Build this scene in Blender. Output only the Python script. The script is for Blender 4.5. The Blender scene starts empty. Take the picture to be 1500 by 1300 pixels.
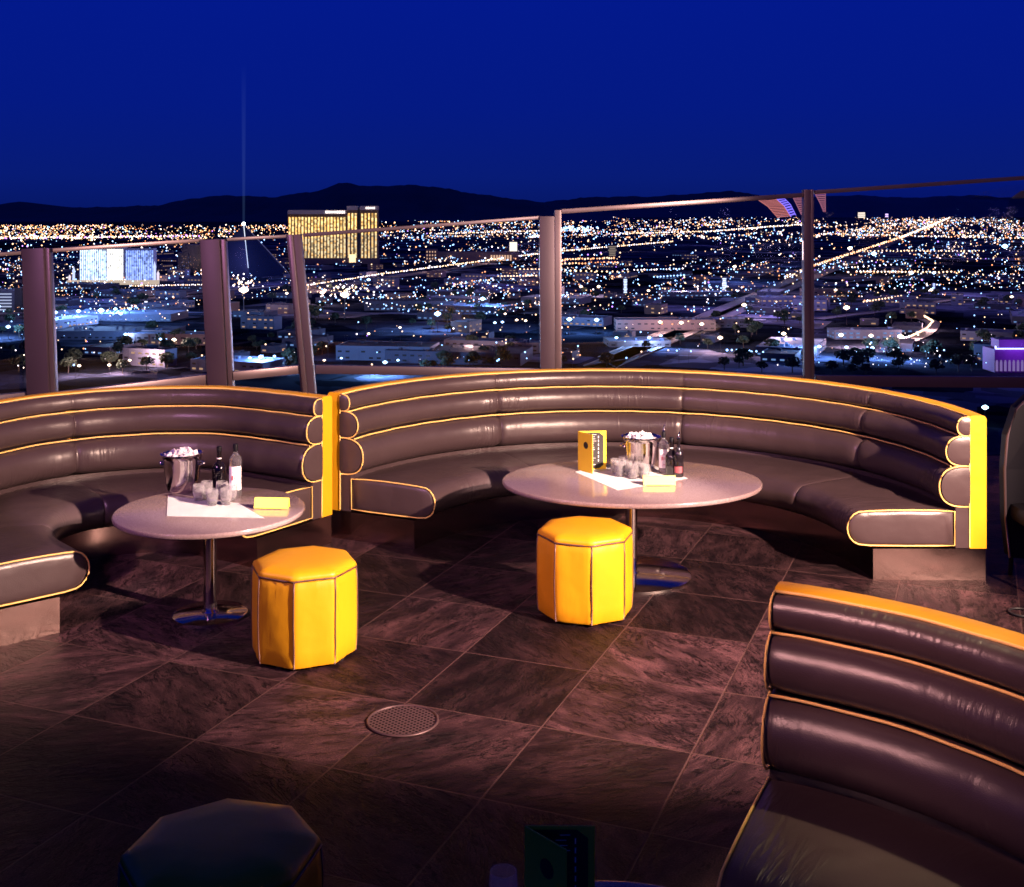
import bpy, bmesh, math, random
import numpy as np
from mathutils import Vector, Matrix

random.seed(7)
C = bpy.context.scene.collection
F, EYE, HY, CX = 1700.0, 2.2, 312.0, 750.0
DROP = 127.8                       # deck height over the city
PI = math.pi
R = math.radians


def at(px, py, h=0.0):
    """point of height h over the deck seen at pixel (px,py) of the 1500x1300 photograph"""
    y = F * (EYE - h) / (py - HY)
    return Vector(((px - CX) / F * y, y, h))


def city(px, py, h=0.0):
    y = F * (EYE + DROP - h) / (py - HY)
    return Vector(((px - CX) / F * y, y, -DROP + h))


def atd(px, py, y):
    return Vector(((px - CX) / F * y, y, EYE - (py - HY) / F * y))


# ------------------------------------------------------------------ materials
def new_mat(name):
    m = bpy.data.materials.new(name)
    m.use_nodes = True
    nt = m.node_tree
    nt.nodes.clear()
    out = nt.nodes.new('ShaderNodeOutputMaterial')
    return m, nt, out


def N(nt, t, **kw):
    n = nt.nodes.new(t)
    for k, v in kw.items():
        if k.startswith('i_'):
            n.inputs[k[2:].replace('_', ' ')].default_value = v
        else:
            setattr(n, k, v)
    return n


def rgb(c):
    return (c[0], c[1], c[2], 1.0)


def principled(name, col, rough=0.5, metal=0.0, bump=None, bscale=40, var=0.15, vscale=6, coat=0.0, rvar=0.0, spec=0.5, bdist=0.002):
    m, nt, out = new_mat(name)
    p = N(nt, 'ShaderNodeBsdfPrincipled')
    p.inputs['Roughness'].default_value = rough
    p.inputs['Metallic'].default_value = metal
    p.inputs['Coat Weight'].default_value = coat
    p.inputs['Specular IOR Level'].default_value = spec
    tc = N(nt, 'ShaderNodeTexCoord')
    n1 = N(nt, 'ShaderNodeTexNoise', i_Scale=vscale, i_Detail=5.0)
    nt.links.new(tc.outputs['Object'], n1.inputs['Vector'])
    mx = N(nt, 'ShaderNodeMix', data_type='RGBA')
    mx.inputs[6].default_value = rgb([c * (1 - var) for c in col])
    mx.inputs[7].default_value = rgb([min(1, c * (1 + var)) for c in col])
    nt.links.new(n1.outputs['Fac'], mx.inputs[0])
    nt.links.new(mx.outputs[2], p.inputs['Base Color'])
    if rvar:
        mr = N(nt, 'ShaderNodeMapRange')
        mr.inputs['To Min'].default_value = rough - rvar
        mr.inputs['To Max'].default_value = rough + rvar
        nt.links.new(n1.outputs['Fac'], mr.inputs['Value'])
        nt.links.new(mr.outputs[0], p.inputs['Roughness'])
    if bump:
        n2 = N(nt, 'ShaderNodeTexNoise', i_Scale=bscale, i_Detail=4.0)
        nt.links.new(tc.outputs['Object'], n2.inputs['Vector'])
        b = N(nt, 'ShaderNodeBump')
        b.inputs['Strength'].default_value = bump
        b.inputs['Distance'].default_value = bdist
        nt.links.new(n2.outputs['Fac'], b.inputs['Height'])
        nt.links.new(b.outputs[0], p.inputs['Normal'])
    nt.links.new(p.outputs[0], out.inputs[0])
    return m


def leather(name, col, rough=0.34, wrinkle=1.0, spec=0.5):
    """leather: pebble grain + drawn wrinkles that run across the roll (UV: u along, v round the roll)"""
    m, nt, out = new_mat(name)
    p = N(nt, 'ShaderNodeBsdfPrincipled')
    p.inputs['Specular IOR Level'].default_value = spec
    tc = N(nt, 'ShaderNodeTexCoord')
    n1 = N(nt, 'ShaderNodeTexNoise', i_Scale=3.0, i_Detail=6.0)
    nt.links.new(tc.outputs['Object'], n1.inputs['Vector'])
    mx = N(nt, 'ShaderNodeMix', data_type='RGBA')
    mx.inputs[6].default_value = rgb([c * .82 for c in col])
    mx.inputs[7].default_value = rgb([min(1, c * 1.18) for c in col])
    nt.links.new(n1.outputs['Fac'], mx.inputs[0])
    nt.links.new(mx.outputs[2], p.inputs['Base Color'])
    mr = N(nt, 'ShaderNodeMapRange')
    mr.inputs['To Min'].default_value = rough - .08
    mr.inputs['To Max'].default_value = rough + .10
    nt.links.new(n1.outputs['Fac'], mr.inputs['Value'])
    nt.links.new(mr.outputs[0], p.inputs['Roughness'])
    mp = N(nt, 'ShaderNodeMapping')
    mp.inputs['Scale'].default_value = (38, 4, 1)
    nt.links.new(tc.outputs['UV'], mp.inputs['Vector'])
    w = N(nt, 'ShaderNodeTexNoise', i_Scale=1.0, i_Detail=3.0, i_Distortion=0.8)
    nt.links.new(mp.outputs[0], w.inputs['Vector'])
    msk = N(nt, 'ShaderNodeTexNoise', i_Scale=2.2, i_Detail=2.0)
    nt.links.new(tc.outputs['Object'], msk.inputs['Vector'])
    mr2 = N(nt, 'ShaderNodeMapRange')
    mr2.inputs['From Min'].default_value = .50
    mr2.inputs['From Max'].default_value = .70
    nt.links.new(msk.outputs['Fac'], mr2.inputs['Value'])
    mul = N(nt, 'ShaderNodeMath', operation='MULTIPLY')
    nt.links.new(w.outputs['Fac'], mul.inputs[0])
    nt.links.new(mr2.outputs[0], mul.inputs[1])
    b1 = N(nt, 'ShaderNodeBump')
    b1.inputs['Strength'].default_value = .75 * wrinkle
    b1.inputs['Distance'].default_value = .014
    nt.links.new(mul.outputs[0], b1.inputs['Height'])
    # soft puckers
    pk = N(nt, 'ShaderNodeTexNoise', i_Scale=7.0, i_Detail=2.0)
    nt.links.new(tc.outputs['Object'], pk.inputs['Vector'])
    b3 = N(nt, 'ShaderNodeBump')
    b3.inputs['Strength'].default_value = .35
    b3.inputs['Distance'].default_value = .012
    nt.links.new(pk.outputs['Fac'], b3.inputs['Height'])
    nt.links.new(b1.outputs[0], b3.inputs['Normal'])
    g = N(nt, 'ShaderNodeTexVoronoi', i_Scale=260.0)
    nt.links.new(tc.outputs['Object'], g.inputs['Vector'])
    b2 = N(nt, 'ShaderNodeBump')
    b2.inputs['Strength'].default_value = .25
    b2.inputs['Distance'].default_value = .0012
    nt.links.new(g.outputs['Distance'], b2.inputs['Height'])
    nt.links.new(b3.outputs[0], b2.inputs['Normal'])
    nt.links.new(b2.outputs[0], p.inputs['Normal'])
    nt.links.new(p.outputs[0], out.inputs[0])
    return m


def emit(name, col, s, sample=False):
    m, nt, out = new_mat(name)
    e = N(nt, 'ShaderNodeEmission')
    e.inputs[0].default_value = rgb(col)
    e.inputs[1].default_value = s
    nt.links.new(e.outputs[0], out.inputs[0])
    m.cycles.emission_sampling = 'AUTO' if sample else 'NONE'
    return m


def thin_glass(name, tint=(1, 1, 1), ior=1.45, rough=0.02, boost=1.0):
    m, nt, out = new_mat(name)
    t = N(nt, 'ShaderNodeBsdfTransparent')
    t.inputs[0].default_value = rgb(tint)
    g = N(nt, 'ShaderNodeBsdfGlossy')
    g.inputs['Roughness'].default_value = rough
    fr = N(nt, 'ShaderNodeFresnel', i_IOR=ior)
    mu = N(nt, 'ShaderNodeMath', operation='MULTIPLY')
    mu.use_clamp = True
    mu.inputs[1].default_value = boost
    nt.links.new(fr.outputs[0], mu.inputs[0])
    mx = N(nt, 'ShaderNodeMixShader')
    nt.links.new(mu.outputs[0], mx.inputs[0])
    nt.links.new(t.outputs[0], mx.inputs[1])
    nt.links.new(g.outputs[0], mx.inputs[2])
    nt.links.new(mx.outputs[0], out.inputs[0])
    return m


M = {}
M['brown'] = leather('brown_leather', (.050, .033, .036), .33, spec=.6)
M['yellow'] = leather('yellow_leather', (.66, .335, .008), .40, wrinkle=.16, spec=.4)
M['pipe_y'] = principled('yellow_piping', (.85, .56, .16), .5)
M['pipe_b'] = principled('brown_piping', (.10, .05, .04), .45)
M['seam'] = principled('seam_thread', (.03, .02, .02), .6)
M['steel'] = principled('brushed_steel', (.44, .30, .28), .17, metal=1.0, bump=.05, bscale=9, rvar=.07, vscale=4, bdist=.01)
_p = [n for n in M['steel'].node_tree.nodes if n.type == 'BSDF_PRINCIPLED'][0]
_p.inputs['Anisotropic'].default_value = .25
M['chrome'] = principled('polished_steel', (.72, .66, .64), .10, metal=1.0, bump=.05, bscale=12, rvar=.04)
M['post'] = principled('post_metal', (.045, .028, .042), .42, metal=.35, bump=.1, rvar=.06, vscale=3)
M['post_l'] = principled('post_cap_metal', (.11, .08, .09), .34, metal=.6, rvar=.06)
M['dark'] = principled('black_rubber', (.012, .012, .014), .5)
M['blackpl'] = principled('black_plastic', (.006, .006, .009), .5, spec=.1)
M['cloth'] = principled('white_napkin', (.92, .90, .88), .8, bump=.3, bscale=60)
M['card'] = principled('yellow_card', (.9, .62, .03), .45, var=.04)
M['cardy'] = principled('bright_yellow_card', (.95, .82, .10), .45, var=.04)
M['ink'] = principled('black_ink', (.012, .010, .012), .5)
M['label'] = principled('white_label', (.85, .80, .78), .5, var=.04)
M['red'] = principled('red_print', (.5, .04, .05), .5)
M['bottle_dark'] = principled('dark_bottle_glass', (.008, .006, .008), .06, coat=.3)
def real_glass(name, tint, rough=0.0, bright_mix=.2):
    m, nt, out = new_mat(name)
    g = N(nt, 'ShaderNodeBsdfGlass', i_IOR=1.45)
    g.inputs['Color'].default_value = rgb(tint)
    g.inputs['Roughness'].default_value = rough
    d = N(nt, 'ShaderNodeBsdfDiffuse'); d.inputs[0].default_value = (.9, .88, .9, 1)
    t = N(nt, 'ShaderNodeBsdfTranslucent'); t.inputs[0].default_value = (.9, .88, .9, 1)  # white mixed into the glass so that it reads brighter
    a = N(nt, 'ShaderNodeAddShader'); nt.links.new(d.outputs[0], a.inputs[0]); nt.links.new(t.outputs[0], a.inputs[1])
    no = N(nt, 'ShaderNodeTexNoise', i_Scale=90.0, i_Detail=2.0)
    mr = N(nt, 'ShaderNodeMapRange'); mr.inputs['From Min'].default_value = .35; mr.inputs['From Max'].default_value = .7; mr.inputs['To Min'].default_value = bright_mix * .4; mr.inputs['To Max'].default_value = bright_mix * 1.8
    nt.links.new(no.outputs['Fac'], mr.inputs['Value'])
    mx = N(nt, 'ShaderNodeMixShader'); nt.links.new(mr.outputs[0], mx.inputs[0])
    nt.links.new(g.outputs[0], mx.inputs[1]); nt.links.new(a.outputs[0], mx.inputs[2])
    nt.links.new(mx.outputs[0], out.inputs[0])
    return m


M['glass'] = real_glass('clear_tumbler_glass', (1, 1, 1), .01, .07)
M['clear_bottle'] = real_glass('clear_bottle_glass', (.93, .95, 1), .01, .05)
M['pane'] = thin_glass('screen_glass', (.84, .88, 1.0), ior=1.45, boost=1.3, rough=.0)
M['ice'] = principled('ice', (.75, .72, .74), .2, bump=.4, bscale=30)
M['canopy'] = principled('dark_canvas', (.02, .018, .03), .7)


def table_mat():
    m, nt, out = new_mat('speckled_stone_top')
    p = N(nt, 'ShaderNodeBsdfPrincipled')
    p.inputs['Roughness'].default_value = .14
    tc = N(nt, 'ShaderNodeTexCoord')
    v = N(nt, 'ShaderNodeTexVoronoi', i_Scale=330.0)
    nt.links.new(tc.outputs['Object'], v.inputs['Vector'])
    cr = N(nt, 'ShaderNodeValToRGB')
    cr.color_ramp.elements[0].color = (.13, .09, .09, 1)
    cr.color_ramp.elements[1].color = (.30, .225, .225, 1)
    e = cr.color_ramp.elements.new(.45)
    e.color = (.195, .145, .148, 1)
    nt.links.new(v.outputs['Color'], cr.inputs[0])
    nt.links.new(cr.outputs[0], p.inputs['Base Color'])
    nt.links.new(p.outputs[0], out.inputs[0])
    return m


M['table'] = table_mat()

TILE, U0, V0, TA = .65, -2.375, 5.308, R(21.8)


def slate_mat():
    m, nt, out = new_mat('slate_tiles')
    L = nt.links.new
    geo = N(nt, 'ShaderNodeNewGeometry')
    sep = N(nt, 'ShaderNodeSeparateXYZ')
    L(geo.outputs['Position'], sep.inputs[0])

    def lin(a, b, c):      # a*x+b*y+c
        m1 = N(nt, 'ShaderNodeMath', operation='MULTIPLY'); m1.inputs[1].default_value = a
        L(sep.outputs[0], m1.inputs[0])
        m2 = N(nt, 'ShaderNodeMath', operation='MULTIPLY_ADD'); m2.inputs[1].default_value = b; m2.inputs[2].default_value = c
        L(sep.outputs[1], m2.inputs[0])
        m3 = N(nt, 'ShaderNodeMath', operation='ADD')
        L(m1.outputs[0], m3.inputs[0]); L(m2.outputs[0], m3.inputs[1])
        return m3.outputs[0]
    ca, sa = math.cos(TA), math.sin(TA)
    u = lin(ca / TILE, -sa / TILE, -U0 / TILE)
    v = lin(sa / TILE, ca / TILE, -V0 / TILE)

    def math1(op, a, b=None, c=None):
        n = N(nt, 'ShaderNodeMath', operation=op)
        for i, q in enumerate((a, b, c)):
            if q is None: continue
            if isinstance(q, (int, float)): n.inputs[i].default_value = q
            else: L(q, n.inputs[i])
        return n.outputs[0]
    fu, fv = math1('FLOOR', u), math1('FLOOR', v)
    cell = N(nt, 'ShaderNodeCombineXYZ'); L(fu, cell.inputs[0]); L(fv, cell.inputs[1])
    wn = N(nt, 'ShaderNodeTexWhiteNoise', noise_dimensions='3D'); L(cell.outputs[0], wn.inputs['Vector'])
    ru, rv = math1('FRACT', u), math1('FRACT', v)
    du = math1('MINIMUM', ru, math1('SUBTRACT', 1.0, ru))
    dv = math1('MINIMUM', rv, math1('SUBTRACT', 1.0, rv))
    d = math1('MINIMUM', du, dv)
    grout = N(nt, 'ShaderNodeMapRange'); grout.inputs['From Min'].default_value = .0045; grout.inputs['From Max'].default_value = .0085
    grout.inputs['To Min'].default_value = 1; grout.inputs['To Max'].default_value = 0
    L(d, grout.inputs['Value'])
    # local coords of the slab turned at random
    loc = N(nt, 'ShaderNodeCombineXYZ'); L(ru, loc.inputs[0]); L(rv, loc.inputs[1])
    rot = N(nt, 'ShaderNodeVectorRotate', rotation_type='Z_AXIS')
    L(loc.outputs[0], rot.inputs['Vector'])
    L(math1('MULTIPLY', wn.outputs['Value'], 6.28), rot.inputs['Angle'])
    off = N(nt, 'ShaderNodeVectorMath', operation='MULTIPLY_ADD')
    L(wn.outputs['Color'], off.inputs[0]); off.inputs[1].default_value = (31, 17, 9); L(rot.outputs[0], off.inputs[2])
    # cleft layers: stretched noise, its contour lines, pits
    mp = N(nt, 'ShaderNodeMapping'); mp.inputs['Scale'].default_value = (1.3, 3.6, 1)
    L(off.outputs[0], mp.inputs['Vector'])
    n1 = N(nt, 'ShaderNodeTexNoise', i_Scale=1.6, i_Detail=12.0, i_Roughness=.68, i_Distortion=.35)
    L(mp.outputs[0], n1.inputs['Vector'])
    n3 = N(nt, 'ShaderNodeTexNoise', i_Scale=.8, i_Detail=8.0, i_Roughness=.58, i_Distortion=.5)
    L(mp.outputs[0], n3.inputs['Vector'])
    # contour steps where the stone splits
    ring = math1('FRACT', math1('MULTIPLY', n3.outputs['Fac'], 22.0))
    vein = N(nt, 'ShaderNodeMapRange'); vein.inputs['From Min'].default_value = .62; vein.inputs['From Max'].default_value = .90
    L(ring, vein.inputs['Value'])
    n2 = N(nt, 'ShaderNodeTexNoise', i_Scale=2.3, i_Detail=4.0); L(off.outputs[0], n2.inputs['Vector'])
    vm = N(nt, 'ShaderNodeMapRange'); vm.inputs['From Min'].default_value = .46; vm.inputs['From Max'].default_value = .54
    L(n2.outputs['Fac'], vm.inputs['Value'])
    pit = N(nt, 'ShaderNodeTexNoise', i_Scale=5.5, i_Detail=5.0, i_Roughness=.65); L(mp.outputs[0], pit.inputs['Vector'])
    pm = N(nt, 'ShaderNodeMapRange'); pm.inputs['From Min'].default_value = .57; pm.inputs['From Max'].default_value = .62; L(pit.outputs['Fac'], pm.inputs['Value'])
    veinm = math1('MAXIMUM', math1('MULTIPLY', vein.outputs[0], vm.outputs[0]), math1('MULTIPLY', pm.outputs[0], .8))
    cr = N(nt, 'ShaderNodeValToRGB')
    cr.color_ramp.elements[0].position = .30; cr.color_ramp.elements[0].color = (.003, .002, .003, 1)
    cr.color_ramp.elements[1].position = .70; cr.color_ramp.elements[1].color = (.080, .038, .044, 1)
    e = cr.color_ramp.elements.new(.48); e.color = (.025, .0125, .0155, 1)
    L(n1.outputs['Fac'], cr.inputs[0])
    tone = N(nt, 'ShaderNodeMapRange'); tone.inputs['To Min'].default_value = .35; tone.inputs['To Max'].default_value = 1.5
    sepc = N(nt, 'ShaderNodeSeparateColor'); L(wn.outputs['Color'], sepc.inputs[0])
    L(sepc.outputs[1], tone.inputs['Value'])
    sc = N(nt, 'ShaderNodeVectorMath', operation='SCALE'); L(cr.outputs[0], sc.inputs[0]); L(tone.outputs[0], sc.inputs['Scale'])
    fine = N(nt, 'ShaderNodeTexNoise', i_Scale=150.0, i_Detail=3.0); L(geo.outputs['Position'], fine.inputs['Vector'])
    fm = N(nt, 'ShaderNodeMapRange'); fm.inputs['From Min'].default_value = .3; fm.inputs['From Max'].default_value = .7; fm.inputs['To Min'].default_value = .45; fm.inputs['To Max'].default_value = 1.55
    L(fine.outputs['Fac'], fm.inputs['Value'])
    sc2 = N(nt, 'ShaderNodeVectorMath', operation='SCALE'); L(sc.outputs[0], sc2.inputs[0]); L(fm.outputs[0], sc2.inputs['Scale'])
    mxv = N(nt, 'ShaderNodeMix', data_type='RGBA'); L(veinm, mxv.inputs[0]); L(sc2.outputs[0], mxv.inputs[6]); mxv.inputs[7].default_value = (.003, .002, .003, 1)
    mxg = N(nt, 'ShaderNodeMix', data_type='RGBA'); L(grout.outputs[0], mxg.inputs[0]); L(mxv.outputs[2], mxg.inputs[6]); mxg.inputs[7].default_value = (.070, .038, .038, 1)
    p = N(nt, 'ShaderNodeBsdfPrincipled')
    L(mxg.outputs[2], p.inputs['Base Color']); p.inputs['Specular IOR Level'].default_value = .12
    rr = N(nt, 'ShaderNodeMapRange'); rr.inputs['To Min'].default_value = .42; rr.inputs['To Max'].default_value = .7
    L(n1.outputs['Fac'], rr.inputs['Value']); L(rr.outputs[0], p.inputs['Roughness'])
    h = math1('SUBTRACT', math1('MULTIPLY_ADD', fine.outputs['Fac'], .12, n1.outputs['Fac']), math1('MULTIPLY', veinm, .25))
    h2 = math1('SUBTRACT', h, math1('MULTIPLY', grout.outputs[0], .2))
    b = N(nt, 'ShaderNodeBump'); b.inputs['Strength'].default_value = .8; b.inputs['Distance'].default_value = .012
    L(h2, b.inputs['Height']); L(b.outputs[0], p.inputs['Normal'])
    L(p.outputs[0], out.inputs[0])
    return m


M['slate'] = slate_mat()


# ------------------------------------------------------------------ mesh helpers
def link(name, me, mats, parent=None, smooth=True):
    if not isinstance(mats, (list, tuple)):
        mats = [mats]
    for m in mats:
        me.materials.append(m)
    if smooth:
        me.shade_smooth()
    o = bpy.data.objects.new(name, me)
    C.objects.link(o)
    if parent is not None:
        o.parent = parent
    return o


def fin(bm, name, mats, parent=None, smooth=True, sharp=35):
    if smooth:
        for e in bm.edges:
            if len(e.link_faces) == 2 and e.calc_face_angle(0) > R(sharp):
                e.smooth = False
    me = bpy.data.meshes.new(name)
    bm.to_mesh(me)
    bm.free()
    return link(name, me, mats, parent, smooth)


def box(bm, c, s, rot=0.0, mi=0, bevel=0.0, tilt=None):
    r = bmesh.ops.create_cube(bm, size=1.0)
    vs = r['verts']
    bmesh.ops.scale(bm, vec=s, verts=vs)
    fs = list({f for v in vs for f in v.link_faces})
    for f in fs:
        f.material_index = mi
    if bevel:
        es = list({e for v in vs for e in v.link_edges})
        rb = bmesh.ops.bevel(bm, geom=es, offset=bevel, segments=2, affect='EDGES', profile=.6)
        vs = list({v for f in rb['faces'] for v in f.verts} | {v for v in vs if v.is_valid})
        for f in {f for v in vs for f in v.link_faces}:
            f.material_index = mi
    if tilt is not None:
        bmesh.ops.rotate(bm, cent=(0, 0, 0), matrix=tilt, verts=vs)
    if rot:
        bmesh.ops.rotate(bm, cent=(0, 0, 0), matrix=Matrix.Rotation(rot, 3, 'Z'), verts=vs)
    bmesh.ops.translate(bm, vec=c, verts=vs)
    return vs


def tube(bm, pts, rad, n=8, closed=False, mi=0):
    pts = [Vector(p) for p in pts]
    k = len(pts)
    rings = []
    for i, p in enumerate(pts):
        a = pts[(i - 1) % k] if (closed or i > 0) else p
        b = pts[(i + 1) % k] if (closed or i < k - 1) else p
        t = (b - a)
        t = t.normalized() if t.length > 1e-9 else Vector((0, 0, 1))
        up = Vector((0, 0, 1)) if abs(t.z) < .9 else Vector((1, 0, 0))
        x = t.cross(up).normalized()
        y = x.cross(t).normalized()
        rr = rad[i] if isinstance(rad, (list, tuple)) else rad
        rings.append([bm.verts.new(p + x * (rr * math.cos(2 * PI * j / n)) + y * (rr * math.sin(2 * PI * j / n))) for j in range(n)])
    for i in range(k if closed else k - 1):
        A, B = rings[i], rings[(i + 1) % k]
        if closed and i == k - 1:      # match ring phase
            j0 = min(range(n), key=lambda j: (B[j].co - A[0].co).length)
            B = B[j0:] + B[:j0]
        for j in range(n):
            bm.faces.new((A[j], A[(j + 1) % n], B[(j + 1) % n], B[j])).material_index = mi
    if not closed:
        for ring in (rings[0], rings[-1]):
            try:
                bm.faces.new(ring).material_index = mi
            except ValueError:
                pass


def lathe(bm, prof, c=(0, 0, 0), n=32, mi=0, cap=True):
    rings = []
    for r, z in prof:
        rings.append([bm.verts.new((c[0] + r * math.cos(2 * PI * j / n), c[1] + r * math.sin(2 * PI * j / n), c[2] + z)) for j in range(n)])
    for A, B in zip(rings, rings[1:]):
        for j in range(n):
            bm.faces.new((A[j], A[(j + 1) % n], B[(j + 1) % n], B[j])).material_index = mi
    if cap:
        if prof[0][0] > 1e-4:
            bm.faces.new(rings[0][::-1]).material_index = mi
        if prof[-1][0] > 1e-4:
            bm.faces.new(rings[-1]).material_index = mi


def lathe_obj(name, prof, mat, parent=None, n=32, c=(0, 0, 0), cap=True, sharp=40):
    bm = bmesh.new()
    lathe(bm, prof, c, n, 0, cap)
    bmesh.ops.remove_doubles(bm, verts=bm.verts, dist=1e-5)
    return fin(bm, name, mat, parent, True, sharp)


def tag(o, label=None, cat=None, group=None, kind=None):
    if label: o['label'] = label
    if cat: o['category'] = cat
    if group: o['group'] = group
    if kind: o['kind'] = kind
    return o


def empty(name, loc, label, cat, group=None, rz=0.0):
    o = bpy.data.objects.new(name, None)
    o.empty_display_size = .1
    C.objects.link(o)
    o.location = loc
    o.rotation_euler = (0, 0, rz)
    return tag(o, label, cat, group)


def copy_tree(o, parent=None, keep_label=True):
    c = o.copy()
    C.objects.link(c)
    c.parent = parent
    for ch in list(o.children):
        copy_tree(ch, c)
    return c


# ------------------------------------------------------------------ banquettes
W = .677


class Path:
    """inner plinth line of a banquette; normals point away from the table"""
    def __init__(self, pts, nrm):
        self.p = np.array(pts, float)
        self.n = np.array(nrm, float)
        d = np.linalg.norm(np.diff(self.p, axis=0), axis=1)
        self.s = np.concatenate([[0], np.cumsum(d)])
        self.L = self.s[-1]

    def at(self, s):
        e = 0.0
        if s < 0: e, s = s, 0.0
        if s > self.L: e, s = s - self.L, self.L
        x = np.array([np.interp(s, self.s, self.p[:, i]) for i in (0, 1)])
        n = np.array([np.interp(s, self.s, self.n[:, i]) for i in (0, 1)])
        n /= np.linalg.norm(n)
        t = np.array([-n[1], n[0]]) * self.dir
        return x + t * e, n

    def pos(self, s, r, z):
        x, n = self.at(s)
        q = x + n * (W - r)
        return (q[0], q[1], z)


def arc_path(cx, cy, ro, a0, a1, n=160):
    ri = ro - W
    th = np.radians(np.linspace(a0, a1, n))
    p = Path(np.stack([cx + ri * np.cos(th), cy + ri * np.sin(th)], 1), np.stack([np.cos(th), np.sin(th)], 1))
    p.dir = 1 if a1 > a0 else -1
    return p


def spline_path(ctrl, n=40):
    c = [np.array(q, float) for q in ctrl]
    c = [2 * c[0] - c[1]] + c + [2 * c[-1] - c[-2]]
    pts = []
    for i in range(1, len(c) - 2):
        for k in range(n):
            t = k / n
            p0, p1, p2, p3 = c[i - 1:i + 3]
            pts.append(.5 * ((2 * p1) + (-p0 + p2) * t + (2 * p0 - 5 * p1 + 4 * p2 - p3) * t * t + (-p0 + 3 * p1 - 3 * p2 + p3) * t ** 3))
    pts.append(c[-2])
    pts = np.array(pts)
    t = np.gradient(pts, axis=0)
    # smooth tangents so the swept offset stays clean
    k = 31
    ker = np.ones(k) / k
    tp = np.pad(t, ((k // 2, k // 2), (0, 0)), mode='edge')
    t = np.stack([np.convolve(tp[:, i], ker, 'valid') for i in (0, 1)], 1)
    t /= np.linalg.norm(t, axis=1)[:, None]
    nrm = np.stack([t[:, 1], -t[:, 0]], 1)      # right of travel
    p = Path(pts, nrm)
    p.dir = 1
    return p


def sweep(name, path, s0, s1, prof, mat, parent, step=.03, pinch=0.0, pc=None, cap=0.0, wob=0.0, seed=0, label=None):
    n = max(4, int((s1 - s0) / step))
    ss = list(np.linspace(s0, s1, n + 1))
    if pinch:
        for e in (.004, .010, .02):
            ss += [s0 + e, s1 - e]
        ss = sorted(set(ss))
    bm = bmesh.new()
    uvl = bm.loops.layers.uv.new('uv')
    m = len(prof)
    vl = [0.0]
    for i in range(m):
        a, b = prof[i], prof[(i + 1) % m]
        vl.append(vl[-1] + math.hypot(a[0] - b[0], a[1] - b[1]))
    pc = pc or (sum(p[0] for p in prof) / m, sum(p[1] for p in prof) / m)
    rng = random.Random(seed)
    ph = [rng.uniform(0, 6.28) for _ in range(6)]
    rings = []
    for s in ss:
        d = min(s - s0, s1 - s)
        k = 1.0 - pinch * math.exp(-(d / .016) ** 1.0) if pinch else 1.0
        w = wob * (math.sin(s * 9 + ph[0]) + .6 * math.sin(s * 21 + ph[1]) + .4 * math.sin(s * 47 + ph[2]))
        ring = []
        for (r, z) in prof:
            rr = pc[0] + (r - pc[0]) * (k + w)
            zz = pc[1] + (z - pc[1]) * (k + w * .6)
            ring.append(bm.verts.new(path.pos(s, rr, zz)))
        rings.append(ring)
    for i in range(len(rings) - 1):
        for j in range(m):
            f = bm.faces.new((rings[i][j], rings[i][(j + 1) % m], rings[i + 1][(j + 1) % m], rings[i + 1][j]))
            uv = ((ss[i], vl[j]), (ss[i], vl[j + 1]), (ss[i + 1], vl[j + 1]), (ss[i + 1], vl[j]))
            for lp, q in zip(f.loops, uv):
                lp[uvl].uv = q
    for side, ring, s in ((-1, rings[0], ss[0]), (1, rings[-1], ss[-1])):
        prev = ring
        if cap:
            for q, off in ((.93, .45), (.75, .85), (.4, 1.0)):
                cur = []
                for (r, z) in prof:
                    cur.append(bm.verts.new(path.pos(s + side * cap * off, pc[0] + (r - pc[0]) * q, pc[1] + (z - pc[1]) * q)))
                for j in range(m):
                    bm.faces.new((prev[j], prev[(j + 1) % m], cur[(j + 1) % m], cur[j]))
                prev = cur
        bm.faces.new(prev)
    bmesh.ops.recalc_face_normals(bm, faces=bm.faces)
    o = fin(bm, name, mat, parent, True, 50)
    if label: o['label'] = label
    return o


def roll_prof(zt, zb, p, r0=.10):
    zc, hz = (zt + zb) / 2, (zt - zb) / 2
    out = []
    for i in range(19):
        t = -PI / 2 + PI * i / 18
        ct, st = max(0, math.cos(t)), math.sin(t)
        out.append((r0 + p * ct ** .62, zc + hz * math.copysign(abs(st) ** .9, st)))
    return out


ROLLS = [(.975, .862, .075), (.862, .682, .142), (.682, .438, .182)]


def seat_prof():
    out = [(.19, .412), (.30, .418), (.45, .420), (.60, .418), (.70, .414)]
    for i in range(1, 10):
        t = PI / 2 - PI * i / 10
        out.append((.725 + .108 * math.cos(t) ** .85, .312 + .102 * math.sin(t)))
    out += [(.70, .208), (.50, .206), (.30, .206), (.19, .208)]
    return out


SEAT = seat_prof()


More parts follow.
